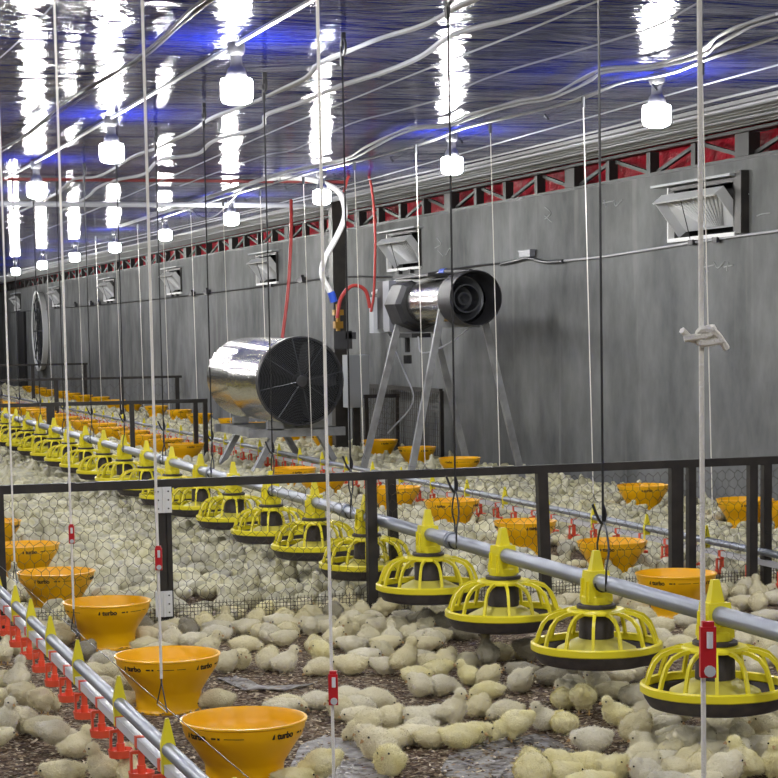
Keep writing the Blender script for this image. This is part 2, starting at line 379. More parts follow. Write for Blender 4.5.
cable('wavy_hose', 'pale wavy conduit pair with gentle sags over the feed line', [(20, 212), (57, 194), (73, 180), (100, 176), (134, 157), (160, 147), (187, 134), (214, 118), (260, 100), (303, 80), (323, 63), (370, 43), (420, 27), (460, 7), (484, -5)], .008, M_COND, strands=2, cat='conduit')
cable('wavy_conduit', 'thick pale wavy conduit passing the black pulleys', [(60, 212), (87, 197), (97, 188), (117, 180), (144, 174), (160, 160), (197, 154), (214, 141), (260, 127), (266, 115), (297, 104), (340, 86), (384, 72), (420, 57), (447, 38), (474, 28), (520, 17), (570, 0), (590, -8)], .011, M_COND, cat='conduit')
cable('winch_cable', 'straight thin steel winch cable above the feed line', [(20, 240), (120, 199), (260, 137), (340, 104), (427, 69), (520, 33), (605, -2)], .004, M_COND)
cable('thin_cable', 'thin grey wavy cable in the middle of the ceiling', [(180, 186), (260, 157), (293, 150), (350, 124), (394, 112), (447, 97), (477, 82), (520, 67), (563, 55), (603, 43), (653, 27), (700, 2)], .004, M_CABLE)
cable('cable_bundle', 'loose bundle of four pale cables sagging between hangers', [(120, 226), (200, 200), (280, 174), (344, 160), (370, 147), (410, 129), (447, 125), (474, 115), (520, 102), (553, 96), (586, 80), (606, 70), (653, 66), (702, 53), (719, 40), (749, 25), (785, 14)], .006, M_COND, strands=4, sp=.018)
cable('bright_cable', 'bright pale cable following beneath the loose bundle', [(150, 222), (230, 196), (293, 178), (360, 161), (420, 145), (460, 130), (520, 115), (570, 103), (619, 84), (669, 74), (719, 56), (785, 35)], .007, M_COND, strands=2, sp=.03)
cable('winch_cable', 'straight thin winch cable above the far drinker line', [(60, 252), (200, 222), (330, 190), (520, 137), (686, 90), (785, 63)], .004, M_COND)
for px, r, lab, st in (([(40, 262), (260, 210), (520, 150), (700, 104), (785, 84)], .006, 'thin pale pipe, outermost of those running near the wall head', 1),
                   ([(20, 270), (260, 217), (520, 158), (700, 116), (785, 96)], .011, 'thick pale pipe running near the wall head', 1),
                   ([(20, 274), (260, 224), (520, 167), (700, 127), (785, 110)], .007, 'pale double cable running near the wall head', 2),
                   ([(20, 278), (260, 232), (520, 178), (640, 152), (785, 126)], .008, 'pale pipe tucked against the wall head', 1)):
    cable('ceiling_pipe', lab, px, r, M_COND, z=2.11, strands=st, cat='pipe')
cable('sagging_cable', 'pale cable hanging in a deep loop near the cross pipe', [(150, 213), (185, 209), (200, 217), (215, 216), (232, 200), (245, 186), (262, 180)], .006, M_COND, z=2.06)
cable('tie_wire', 'thin dark wire crossing the ceiling corner', [(-5, 62), (20, 40), (50, 8), (60, -6)], .002, M_COND, z=2.1, cat='wire')

# ---------------------------------------------------------------- air inlets in the wall
def make_inlet():
    t = thing('air_inlet', 'x', 'air inlet')
    h = IZ1 - IZ0; mb = MB(); f = 0.022
    mb.box((-.005, 0, f / 2), (.04, IW, f)); mb.box((-.005, IW / 2 - f / 3, h / 2), (.04, f * .66, h)); mb.build('inlet_frame', M_WHITE, t, False)
    mb = MB(); mb.box((-.002, -IW / 2 + f / 2, h / 2), (.035, f, h)); mb.box((0.0, 0, h - f / 2), (.035, IW, f)); mb.build('inner_jamb', M_STEEL, t, False)
    mb = MB(); mb.box((-.03, .03, h + .012), (.10, IW + .16, .014)); mb.build('top_ledge', M_CAB, t, False)
    mb = MB(); mb.box((.20, 0, h / 2), (.02, IW + .1, h + .1)); mb.box((.16, -IW / 2 - .03, h / 2), (.1, .02, h + .1)); mb.box((.16, IW / 2 + .03, h / 2), (.1, .02, h + .1)); mb.build('rear_hood', M_INSIDE, t, False)
    # flap hinged at the sill, leaning into the house: a shallow tray with radiating ribs
    
    ang = math.radians(38); L = 0.26; W2 = IW - .06
    R = Matrix.Rotation(-ang, 3, 'Y')
    mb = MB()
    def P(x, y, z): q = R @ Vector((x, y, z)); return (q[0] + .085, q[1], q[2] + .065)
    def fb(c, s_): mb.box(P(*c), s_, R)
    fb((0, 0, L / 2), (.008, W2, L)); fb((-.035, 0, L), (.075, W2, .010)); fb((-.03, W2 / 2, L / 2), (.06, .008, L)); fb((-.03, -W2 / 2, L / 2), (.06, .008, L))
    for i in range(-6, 7): mb.bar(P(-.008, i * .018, .02), P(-.008, i * .058, L - .01), .006, .008)
    mb.build('flap', M_FLAP, t, False)
    mb = MB(); mb.box((-.02, 0.1, -.012), (.03, .06, .03)); mb.box((-.02, -.2, -.012), (.03, .06, .03)); mb.tube([(-.022, .12, 0), (-.10, .1, .25)], .003, 5); mb.build('flap_bracket', M_BLACK, t, False)
    return t
inl = make_inlet()
for i, Y in enumerate(INLET_Y):
    lab = 'white framed wall air inlet with tilted grey flap, %s along the wall from the camera' % ORD[i]
    if i == 0: inl.location = (WALL, Y, IZ0); inl['label'] = lab; inl['group'] = 'air inlets along the wall'
    else: dup(inl, (WALL, Y, IZ0), 0, lab, 'air inlets along the wall')
mb = MB(); mb.box((0, 0, .05), (.05, .07, .34)); p = onx(742, 210, WALL); o = mb.build('inlet_shutter', M_STEEL, smooth=False); o.location = (WALL - .025, 9.92, 1.66); tag(o, 'dark vertical steel channel beside the first wall air inlet', 'channel')

# wall conduit with box and clamps
def wx(a, b, d=.012): q = onx(a, b, WALL - d); return q
mb = MB(); mb.tube(bez([wx(785, 230), wx(738, 236), wx(690, 243), wx(640, 251), wx(600, 257), wx(562, 261)], 4), .008, 6); mb.build('conduit', M_COND, None)
cond = bpy.context.scene.objects['conduit']; tag(cond, 'thin pale conduit rising along the grey wall to the large inlet', 'conduit')
mb = MB(); mb.tube(bez([wx(563, 261, .02), wx(545, 262, .02), wx(528, 258, .02), wx(515, 261, .02), wx(501, 264, .02)], 4), .013, 8); tag(mb.build('wall_cable', M_DCABLE), 'thick dark cable dipping along the grey wall at the junction box', 'cable')
mb = MB(); q = wx(527, 254, .03); mb.box(q, (.04, .20, .04)); mb.box(q + np.array((0, 0, .024)), (.05, .22, .008)); tag(mb.build('junction_box', M_CABLE, smooth=False), 'small grey junction box fixed on the grey wall over the thick cable', 'box')
mb = MB(); mb.tube(bez([wx(500, 263), wx(460, 268), wx(400, 277), wx(340, 277), wx(260, 287), wx(200, 294), wx(130, 302), wx(60, 308), wx(-5, 314)], 3), .007, 5); tag(mb.build('control_cable', M_DCABLE), 'long thin inlet control cable running along the grey wall', 'cable')
cl = None
for i, (a, b) in enumerate([(331, 273), (302, 280), (207, 292), (192, 294), (98, 303), (91, 304), (75, 305)]):
    if cl is None:
        mb = MB(); mb.box((0, 0, 0), (.05, .16, .05)); mb.box((0, .12, .0), (.03, .1, .02)); mb.box((0, 0, .03), (.03, .04, .04)); cl = mb.build('cable_clamp', M_BLACK, smooth=False); o = cl
    else: o = cl.copy(); COL.objects.link(o)
    o.location = wx(a, b, .03); tag(o, 'black cable clamp on the wall cable, %s from the camera' % ORD[i], 'clamp', 'black clamps on the wall cable')
# chalk scribbles
for i, (strokes, lab) in enumerate((([[(735, 190), (738, 198), (744, 190), (746, 199)], [(744, 186), (742, 202)], [(738, 196), (749, 194)]], 'pale chalk scribble on the wall above the curved stroke'),
                    ([[(757, 216), (762, 214), (770, 213)]], 'short curved chalk stroke on the wall beside the large inlet'),
                    ([[(706, 262), (708, 272)], [(704, 267), (714, 265)], [(714, 262), (718, 268), (724, 262)], [(728, 262), (727, 271)], [(724, 267), (733, 265)]], 'faint chalk writing on the wall below the large inlet'),
                    ([[(604, 200), (606, 207)], [(603, 203), (613, 201)], [(614, 200), (616, 206), (622, 200)]], 'faint chalk marks on the wall under the red truss band'),
                    ([[(545, 207), (551, 213), (545, 219)], [(545, 216), (552, 222)]], 'small chalk zigzag on the wall over the junction box'),
                    ([[(437, 238), (441, 244), (435, 248)], [(438, 250), (443, 256)], [(446, 255), (450, 248), (452, 256)]], 'chalk scribble on the wall between second inlet and tall heater'))):
    mb = MB()
    for s_ in strokes: mb.tube(bez([wx(a, b, .002) for a, b in s_], 3), .0045, 4)
    tag(mb.build('chalk_mark', M_CHALK), lab, 'chalk mark', 'chalk marks on the wall')
# far end: big wall fan, doorway
FY = 36.5
t = thing('wall_fan', 'large round wall fan with pale curved shroud far down the grey wall', 'fan', (WALL, FY, 1.12))
Rx = Matrix.Rotation(-PI / 2, 3, 'Y')
mb = MB(); mb.lathe([(.64, 0), (.68, .10), (.73, .10), (.70, 0)], 32, R=Rx, close=True); mb.build('shroud', M_WHITE, t)
mb = MB(); mb.lathe([(0.001, .02), (.62, .02)], 32, R=Rx); mb.build('dark_opening', M_INSIDE, t)
mb = MB()
for i in range(4): mb.tube([(-.08, .64 * math.cos(i * PI / 4), .7 * math.sin(i * PI / 4)), (-.08, -.64 * math.cos(i * PI / 4), -.7 * math.sin(i * PI / 4))], .012, 5)
for r_ in (.2, .4, .6): mb.tube([(-.08, r_ * math.cos(a), r_ * math.sin(a)) for a in np.linspace(0, 2 * PI, 24, endpoint=False)], .01, 4, closed=True)
mb.build('guard_grille', M_GRID, t)
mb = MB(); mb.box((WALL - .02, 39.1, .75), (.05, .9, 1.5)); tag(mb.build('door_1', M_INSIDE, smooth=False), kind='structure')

# ---------------------------------------------------------------- fences
def netting(mb, x0, x1, z0, z1, cell=.034, r=.0008):
    # hexagonal wire: thin three-sided wires
    w_ = cell; h_ = cell * .9; nx = int((x1 - x0) / w_); nz = int((z1 - z0) / h_)
    def wire(a, b):
        d = (b[0] - a[0], b[1] - a[1]); L = math.hypot(*d); n_ = (-d[1] / L * r, d[0] / L * r)
        vs = []
        for p in (a, b): vs += [(p[0] + n_[0], r * .6, p[1] + n_[1]), (p[0] - n_[0], r * .6, p[1] - n_[1]), (p[0], -r, p[1])]
        mb.add(vs, [(0, 1, 4, 3), (1, 2, 5, 4), (2, 0, 3, 5)])
    jit = lambda i, j: (.004 * math.sin(i * 1.7 + j * 2.9), .003 * math.sin(i * 2.3 + j * 1.1))
    for j in range(nz + 1):
        for i in range(nx + 1):
            xo = x0 + i * w_ + (w_ / 2 if j % 2 else 0); zo = z0 + j * h_
            if zo + h_ > z1 or xo + w_ / 2 > x1: continue
            a = jit(i, j); A = (xo + a[0], zo + a[1]); B = (A[0], zo + h_ * .5)
            wire(A, B)
            i2 = i + (1 if j % 2 else 0)
            for di in (-1, 0):
                if xo + (di + .5) * w_ < x0: continue
                c_ = jit(i2 + di, j + 1) if False else jit(i + di + (1 if j % 2 else 0), j + 1)
                C = (xo + (di + .5) * w_ + c_[0], zo + h_ + c_[1]); wire(B, C)
def sqnet(mb, x0, x1, z0, z1, s=.013, r=.0008):
    x = x0
    while x < x1: mb.bar((x, 0, z0), (x, 0, z1), r * 2, r * 2); x += s
    z = z0
    while z <= z1: mb.bar((x0, 0, z), (x1, 0, z), r * 2, r * 2); z += s
def fence(name, label, x0, x1, Y, ht, posts, pw=.035, hem=0.1, cell=.034, r=.0008, loc_posts=True):
    t = thing(name, label, 'fence', (0, Y, 0))
    mb = MB(); mb.bar((x0, 0, ht - .016), (x1, 0, ht - .016), .03, .030); mb.build('top_rail', M_STEEL, t, False)
    for p in posts:
        lean = p[1] if isinstance(p, tuple) else 0; px_ = p[0] if isinstance(p, tuple) else p; wd = p[2] if isinstance(p, tuple) and len(p) > 2 else pw; top = p[3] if isinstance(p, tuple) and len(p) > 3 else ht - .03; yo = p[4] if isinstance(p, tuple) and len(p) > 4 else 0.0
        mb = MB(); mb.bar((px_, yo, 0), (px_ + lean, yo, top), wd, .03); mb.build('post', M_STEEL, t, False)
    mb = MB(); netting(mb, x0, x1, 0.0, ht - .03, cell, r); mb.build('wire_netting', M_WIRE, t, False)
    if hem:
        mb = MB(); sqnet(mb, x0, x1, 0.0, hem); n_ = mb.build('wire_netting', M_WIRE, t, False); n_.location = (0, -.006, 0); n_['label'] = 'finer square netting along the ground'
    return t
FY1 = 6.86
X_ = lambda px, y=FY1, ref=560: float(ony(px, ref, y)[0])
f1 = fence('wire_fence', 'dark low wire-netting fence crossing the house through the near feed line', 0.3, 5.24, FY1, .535,
      [X_(3) - .01, X_(162), (X_(169), 0.0, .02), (X_(372), 0, .036), (X_(396, FY1 + .3), -.018, .034, .505, .30), (X_(546), -.016, .04), (X_(676), 0, .05), (X_(691), 0, .03), (X_(752), 0, .034), (X_(766), 0, .034)])
# hinge plates on the double post
for i, (px, py) in enumerate([(163, 500), (164, 604)]):
    q = ony(px, py, FY1 - .035); mb = MB(); mb.box((-.016, 0, 0), (.028, .004, .09)); mb.box((.016, 0, 0), (.028, .004, .09)); mb.tube([(0, -.003, -.045), (0, -.003, .045)], .004, 6)
    for a in (-1, 1):
        for b in (-.03, 0, .03): mb.lathe([(0, -.0), (.003, 0), (.003, .003)], 6, c=(a * .018, -.003, b), R=Matrix.Rotation(PI / 2, 3, 'X'), m=1)
    o = mb.build('hinge', [M_TAG, M_BLACK], f1, False); o.location = (q[0], -.035, q[2]); o['label'] = 'white gate hinge'
FY2 = 15.9
fence('wire_fence', 'wire-netting fence panel ending beside the round-guard heater', 0.6, 3.62, FY2, .51, [1.0, 1.9, (2.35, 0, .06), 3.0, 3.52, 3.6], .035, 0, .07, .0011)
fence('wire_fence', 'short wire-netting fence panel between the column and the wall', 4.95, 5.26, FY2, .51, [4.97, 5.24], .03, 0, .05, .0011)
fence('wire_fence', 'third low wire-netting fence, far down the house behind the heaters', 1.0, 5.26, 24.5, .52, [2.3, 3.0, 3.7, 4.5, 5.2], .05, 0, .12, .0014)
fence('wire_fence', 'fourth wire-netting fence, farthest down the house', 1.0, 5.26, 31.5, .60, [3.6, 4.4, 5.22], .05, 0, .16, .0016)
# wall-side tall dark panel frame behind tall heater
t = thing('panel_frame', 'dark framed mesh gate panel leaning on the wall behind the tall heater', 'gate panel', (WALL - .07, 0, 0))
ya = float(onx(441, 390, WALL - .07)[1]); yb = float(onx(358, 392, WALL - .07)[1]); zt = float(onx(441, 391, WALL - .07)[2])
mb = MB(); mb.bar((0, ya, zt), (0, yb, zt), .03, .035); mb.bar((0, ya, 0), (0, ya, zt), .03, .035); mb.bar((0, yb, 0), (0, yb, zt), .03, .035); mb.build('frame', M_STEEL, t, False)
mb = MB(); k = ya
while k < yb: mb.bar((0, k, 0), (0, k, zt), .003, .003); k += .05
z = .05
while z < zt: mb.bar((0, ya, z), (0, yb, z), .003, .003); z += .05
mb.build('wire_netting', M_WIRE, t, False)

# ---------------------------------------------------------------- feed line and feeder pans
PX = 2.2; PZ = 0.352
fl = thing('feed_line', 'thick grey feed pipe running down the house over the yellow pans', 'feed pipe', (PX, 0, PZ))
mb = MB(); mb.tube([(0, y_, 0) for y_ in (3.0, 10, 20, 30, 34)], .0225, 16); mb.build('pipe', M_GALV, fl)
PAN_Y = []
for i in range(34):
    u = 1 / (0.0010204 + 0.0001405 * i) - 265      # picture column of the i-th pan
    lo, hi = 2.0, 60.0
    for _ in range(50):
        mid = (lo + hi) / 2
        if proj((PX, mid, .2))[0] > u: lo = mid
        else: hi = mid
    PAN_Y.append(mid)
st_ = (PAN_Y[9] - PAN_Y[0]) / 9; PAN_Y = [PAN_Y[0] + st_ * i for i in range(34)]
HANG_Y = [4.92 + 1.166 * i for i in range(14)]
for i, Y in enumerate(HANG_Y[:10]):
    mb = MB(); mb.tube([(0, Y + .03, 0), (0, Y + .13, 0)], .0265, 16); mb.tube([(0, Y + .045, 0), (0, Y + .06, 0)], .0285, 16); mb.build('coupling', M_GALV, fl)
def make_pan():
    t = thing('feeder_pan', 'x', 'feeder pan')
    # rim at local z=0 ; pipe centre at z=.14
    mb = MB(); mb.lathe([(.181, .000), (.186, .003), (.186, .020), (.181, .024), (.172, .022), (.172, .004)], 40, close=True)
    mb.lathe([(.050, .118), (.078, .116), (.084, .110), (.084, .104), (.076, .108), (.050, .110)], 28, close=True)
    n = 14
    for i in range(n):
        a = 2 * PI * (i + .5) / n; ca, sa = math.cos(a), math.sin(a); ta = (-sa, ca)
        prof = [(.078, .112), (.108, .109), (.136, .099), (.157, .078), (.170, .048), (.178, .020)]
        vs = []
        for (r, z), q in zip(prof, range(6)):
            nx_, nz_ = (.3, .95) if q < 3 else (.85, .5)
            for s1, s2 in ((-1, 0), (1, 0), (1, 1), (-1, 1)):
                rr = r - nx_ * .010 * s2; zz = z - nz_ * .010 * s2
                vs.append((ca * rr + ta[0] * .0042 * s1, sa * rr + ta[1] * .0042 * s1, zz))
        fs = []
        for q in range(5):
            for e in range(4): fs.append((q * 4 + e, q * 4 + (e + 1) % 4, q * 4 + 4 + (e + 1) % 4, q * 4 + 4 + e))
        mb.add(vs, fs)
    mb.build('grill_cage', M_YEL, t)
    mb = MB(); mb.lathe([(.0, -.036), (.14, -.040), (.162, -.034), (.176, -.012), (.180, .001), (.172, .001), (.165, -.012), (.150, -.030), (.09, -.026), (0, -.01)], 40); mb.build('tray', M_DARK, t)
    mb = MB(); mb.lathe([(.118, -.018), (.112, .004), (.060, .030), (.044, .034), (.0, .05)], 28); mb.build('feed_cone', M_CONE, t)
    mb = MB(); mb.lathe([(.046, .03), (.050, .035), (.049, .095), (.044, .108)], 24); mb.build('feed_tube', M_DARK, t)
    mb = MB(); mb.lathe([(.052, .117), (.056, .119), (.056, .127), (.050, .130), (.03, .130)], 24); mb.build('collar', M_DARK, t)
    mb = MB()
    mb.lathe([(.042, .128), (.042, .150), (.038, .154)], 20)
    zp = PZ_L = .209                                                                              # pipe centre in the pan's own frame
    def frus(z0, z1, a0, b0, a1, b1):
        mb.add([(-a0, -b0, z0), (a0, -b0, z0), (a0, b0, z0), (-a0, b0, z0), (-a1, -b1, z1), (a1, -b1, z1), (a1, b1, z1), (-a1, b1, z1)],
               [(0, 3, 2, 1), (4, 5, 6, 7), (0, 1, 5, 4), (1, 2, 6, 5), (2, 3, 7, 6), (3, 0, 4, 7)])
    frus(.138, .165, .036, .036, .035, .034); frus(.165, .224, .034, .033, .030, .026); frus(.224, .280, .019, .014, .009, .008)
    for sx in (-1, 1): mb.box((sx * .035, -.018, .164), (.008, .007, .065)); mb.box((sx * .035, .018, .164), (.008, .007, .075))
    mb.box((0, -.036, .185), (.012, .006, .05))
    mb.build('hanger_head', M_YEL, t)
    return t
pan = make_pan(); PANZ = 0.165; pan.scale = (.965, .965, .965)
for i, Y in enumerate(PAN_Y):
    if i >= 26: break
    lab = 'yellow caged feeder pan on the feed pipe, %s from the camera' % ORD[i] if i else 'yellow caged feeder pan at the camera end, cut by the picture edge'
    if i == 0: pan.location = (PX, Y, PANZ); pan['label'] = lab; pan['group'] = 'feeder pans on the feed pipe'
    else: dup(pan, (PX, Y, PANZ), (i * 2.399) % .44 - .22, lab, 'feeder pans on the feed pipe')
# cord hangers
for i, Y in enumerate(HANG_Y):
    t = thing('feed_line_hanger', 'black cord with wire stirrup lifting the feed pipe, %s from the camera' % ORD[i], 'hanger', (PX, Y, PZ), group='black cords above the feed pipe')
    top = 0.165; r = .0035
    mb = MB(); mb.tube([(0, 0, top), (-.002, .01, CEIL - PZ - .08)], r, 5); cd = mb.build('cord', M_CORD, t)
    mb = MB(); mb.tube(bez([(-.020, -.06, -.015), (-.024, -.075, .05), (-.010, -.06, .10), (0, -.004, .165), (.010, .06, .10), (.024, .075, .05), (.020, .06, -.015)], 4), .003, 5)
    mb.tube([(.024 * math.cos(a), 0, .024 * math.sin(a)) for a in np.linspace(PI, 2 * PI, 10)], .003, 5); mb.build('stirrup', M_GRID, t)
    mb = MB(); mb.tube(bez([(0, 0, top + .05), (.008, 0, top + .02), (.0, 0, top - .004), (-.014, 0, top + .012), (-.03, 0, top + .05)], 3), .004, 5); mb.build('hook', M_BLACK, cd)
    mb = MB(); zz = CEIL - PZ - .07
    mb.tube([(0, .028 * math.cos(a), zz + .012 + .028 * math.sin(a)) for a in np.linspace(0, 2 * PI, 14, endpoint=False)], .006, 6, closed=True); mb.box((0, 0, zz + .04), (.018, .012, .05)); mb.box((0, .02, zz - .03), (.012, .02, .05)); mb.build('pulley', M_BLACK, t)

# ---------------------------------------------------------------- drinker lines
def drinker_line(x, label, y0, y1, zt, clipY, nipY, ropeY):
    t = thing('drinker_line', label, 'drinker line', (x, 0, 0))
    mb = MB(); mb.tube([(0, y0, zt), (0, y1, zt)], .0145, 12); mb.build('support_tube', M_GALV, t)
    mb = MB(); mb.box((0, (y0 + y1) / 2, zt - .040), (.021, y1 - y0, .021)); mb.build('water_pipe', M_WPIPE, t, False)
    mb = MB(); mb.tube([(0.008, y0, zt + .075), (0.008, y1, zt + .075)], .0009, 4); mb.build('shock_wire', M_GRID, t)
    cm = MB()
    cm.add([(-.016, -.004, -.062), (.016, -.004, -.062), (.016, .012, -.062), (-.016, .012, -.062), (-.018, -.004, .012), (.018, -.004, .012), (.018, .012, .012), (-.018, .012, .012), (-.004, 0, .078), (.004, 0, .078), (.004, .008, .078), (-.004, .008, .078)],
           [(0, 3, 2, 1), (0, 1, 5, 4), (1, 2, 6, 5), (2, 3, 7, 6), (3, 0, 4, 7), (4, 5, 9, 8), (5, 6, 10, 9), (6, 7, 11, 10), (7, 4, 8, 11), (8, 9, 10, 11)])
    cm.v = [(a * .8, b, c * .8) for a, b, c in cm.v]; cme = cm.mesh('clip', M_YEL, False)
    for Y in clipY: o = link('clip', cme, t); o.location = (0, Y, zt)
    nm_ = MB(); nm_.box((0, 0, -.040), (.0245, .020, .0245)); nm_.box((0, 0, -.072), (.013, .013, .045))
    nm_.lathe([(0, -.090), (.010, -.090), (.009, -.108), (.024, -.112), (.027, -.104), (.029, -.104), (.026, -.122), (0, -.126)], 14)
    nm_.box((-.022, 0, -.085), (.005, .012, .05)); nm_.box((-.012, 0, -.062), (.022, .012, .006))
    nme = nm_.mesh('nipple_drinker', M_RED, True)
    for Y in nipY: o = link('nipple_drinker', nme, t); o.location = (0, Y, zt)
    return t
A_X, A_Z = 0.785, 0.215
drinker_line(A_X, 'near drinker line of grey tube, white pipe and orange-red nipple cups', 1.4, 9.5, A_Z,
             [3.3, 3.87, 4.40, 4.97, 5.43, 5.81, 6.15, 6.6, 7.1, 7.6, 8.2], [2.2 + .245 * i for i in range(29)], None)
E_X, E_Z = 3.74, 0.165
drinker_line(E_X, 'far drinker line with red nipples beyond the feed pipe', 6.0, 36.0, E_Z, [7.33 + 1.13 * .5 * i for i in range(34)], [6.2 + .25 * i for i in range(90)], None)

def rope(x, Y, z0, label, r, adj=None, knot=None, group=None, hookz=.06, topdy=.02, ztop=CEIL):
    t = thing('hanging_rope', label, 'rope', (x, Y, z0), group=group)
    mb = MB(); mb.tube([(0, 0, hookz), (0, topdy * .5, (ztop - z0) * .5), (0, topdy, ztop - z0)], r, 7); mb.build('rope', M_ROPE, t)
    mb = MB(); mb.tube([(0, -.05, 0), (0, -.004, hookz * .8), (0, 0, hookz + .01), (0, .004, hookz * .8), (0, .05, 0), (0, -.05, 0)], .0014, 5); mb.build('wire_hook', M_GRID, t)
    if topdy > .05:
        zt_ = ztop - z0; mb = MB(); mb.tube([(0, topdy, zt_), (-.01, topdy + .45, zt_ - .015)], .0022, 5); mb.tube([(0, topdy, zt_ - .02), (0, topdy, zt_ + .03)], .010, 6); mb.tube([(-.008, topdy + .40, zt_ - .03), (-.008, topdy + .44, zt_ - .005)], .006, 5); mb.build('tie_wire', M_GRID, t)
    if adj:
        mb = MB(); mb.box((0, 0, 0), (.0135, .009, .044)); mb.box((0, 0, .024), (.010, .007, .005)); 
        mb.tube([(0.001, -.0055, .004), (0.001, -.0055, .018)], .0028, 6, m=1); mb.lathe([(0, 0), (.005, 0), (.005, .003), (0, .003)], 10, c=(.001, -.005, -.016), R=Matrix.Rotation(PI / 2, 3, 'X'), m=2)
        o = mb.build('adjuster', [M_RED2, M_WHITE, M_FLAP], t, False); o.location = (0, -.004, adj - z0); o['label'] = 'red plastic length adjuster'
        o.rotation_euler = (0, 0, YAW)
        if adj > .5 and r > .002: pass
    if knot:
        mb = MB(); k = knot - z0
        mb.tube(bez([(-.022, 0, .004), (-.008, .004, -.004), (.004, -.006, .004), (.007, .004, -.004), (-.004, .005, -.006), (-.007, -.005, .004), (.006, -.005, .002), (.020, 0, -.012)], 5), .0032, 6)
        mb.tube(bez([(-.020, 0, -.003), (0, -.005, 0), (.008, .002, .006), (0, .006, .003), (-.006, -.003, -.007), (.014, -.004, -.005)], 5), .0030, 6)
        o = mb.build('knot', M_ROPE, t); o.location = (0, 0, k)
    return t
for Y, adj, kn, lab, r in ((1.541, .76, 1.032, 'white rope with a loose knot and a large red adjuster', .0023), (2.694, .534, None, 'white rope with a red adjuster hanging over bare litter', .0024),
                       (3.92, .592, None, 'white rope hooked above the second yellow hopper bowl', .0030), (5.02, .539, None, 'white rope hooked above the third yellow hopper bowl', .0030),
                       (6.15, None, None, 'white rope meeting the near drinker line at the fence', .0030)):
    rope(A_X, Y, A_Z + .075, lab, r, adj, kn, 'white ropes lifting the near drinker line')
for i in range(16):
    Y = 7.28 + 1.19 * i
    rope(E_X, Y, E_Z + .07, 'thin white rope lifting the far drinker line, %s from the camera' % ORD[i], .0024, group='thin ropes above the far drinker line', hookz=.03, topdy=.09, ztop=2.06)

# ---------------------------------------------------------------- hopper bowls
def make_bowl():
    t = thing('feed_bowl', 'x', 'feed bowl')
    out = [(0, 0), (.094, 0), (.095, .004), (.091, .008), (.089, .012), (.092, .052), (.096, .060), (.120, .098), (.134, .117), (.140, .132), (.143, .150), (.147, .152), (.147, .156), (.141, .157), (.137, .150), (.134, .131), (.129, .116), (.115, .098), (.090, .060), (.086, .016), (0, .014)]
    mb = MB(); mb.lathe(out, 48); bw = mb.build('bowl', M_BOWL, t)
    mb = MB(); mb.lathe([(0, .046), (.05, .040), (.086, .034)], 24); mb.build('feed', M_FEED, t)
    # printed lettering on the rim band
    cu = bpy.data.curves.new('t', 'FONT'); cu.body = 'turbo'; cu.size = .021; cu.align_x = 'CENTER'; cu.align_y = 'CENTER'; cu.offset = .0007; cu.extrude = 0.0004
    to = bpy.data.objects.new('t', cu); COL.objects.link(to); bpy.context.view_layer.update()
    me = bpy.data.meshes.new_from_object(to.evaluated_get(bpy.context.evaluated_depsgraph_get())); bpy.data.objects.remove(to)
    tv = [tuple(v.co) for v in me.vertices]; tf = [tuple(p.vertices) for p in me.polygons]
    mb = MB()
    def wrap(x, y, z, a0): 
        zz = .133 + y; rr = .1402 + (zz - .132) * .17 + z + .0006; a = a0 + x / .141; return (rr * math.cos(a), rr * math.sin(a), zz)
    for q in range(4):
        a0 = q * PI / 2
        mb = MB(); mb.add([wrap(x, y, z, a0) for x, y, z in tv], tf)
        for (xa, xb, h) in ((.040, .052, .004), (.056, .062, .005), (.072, .118, .0016), (.126, .150, .0016)):
            if q % 2 and xa > .11: continue
            xs = np.linspace(xa, xb, 4); vs = [wrap(x, s_ * h * .5, 0.0003, a0) for x in xs for s_ in (-1, 1)]
            mb.add(vs, [(2 * i, 2 * i + 2, 2 * i + 3, 2 * i + 1) for i in range(3)])
        # little logo block at the front of the word
        xs = (-.038, -.031); mb.add([wrap(xs[0], -.006, .0003, a0), wrap(xs[1], -.006, .0003, a0), wrap(xs[1], .007, .0003, a0), wrap((xs[0] + xs[1]) / 2, .004, .0003, a0)], [(0, 1, 2, 3)])
        mb.build('printed_lettering', M_INK, bw, False)
    return t
bowl = make_bowl(); bfirst = True
def put_bowl(x, y, rot, lab, grp):
    global bfirst
    if bfirst: bowl.location = (x, y, 0); bowl.rotation_euler = (0, 0, rot); bowl['label'] = lab; bowl['group'] = grp; bfirst = False; return
    dup(bowl, (x, y, 0), rot, lab, grp)
toward = lambda x, y: math.atan2(-y, -x)
BOWLS = []
B_Y = [4.43, 5.41, 6.58, 7.50, 8.55, 9.7, 10.7]
for i, (Y, da) in enumerate(zip(B_Y, [42, -41, 3, -20, 10, 60, 0])):
    px = [241, 166, 107, 57, 27, 10, -5][i]; X = 1.12 + (.03 if i == 2 else 0)
    q = float(ony(px, 600, Y)[0]) if i < 5 else 1.13
    X = q; BOWLS.append((X, Y)); put_bowl(X, Y, toward(X, Y) + math.radians(da), 'orange-yellow feed bowl beside the near drinker line, %s from the camera' % ORD[i], 'feed bowls beside the near drinker line')
D = [(676, 573), (612, 541), (525, 521), (452, 500), (395, 487)]
ypos = [onz(a, b, .155) for a, b in D]; ypos = [(float(p[0]), float(p[1])) for p in ypos]
y = 11.8
while y < 34: 
    if not 13.2 < y < 15.2: ypos.append((3.42 + random.uniform(-.04, .04), y))
    y += random.uniform(.75, .98)
for i, (X, Y) in enumerate(ypos):
    BOWLS.append((X, Y)); put_bowl(X, Y, toward(X, Y) + random.uniform(-.6, .6), 'orange-yellow feed bowl in the row behind the feed pipe, %s from the camera' % ORD[i], 'feed bowls behind the feed pipe')
Fp = [(792, 503), (745, 499), (643, 485), (475, 458), (417, 447), (380, 440)]
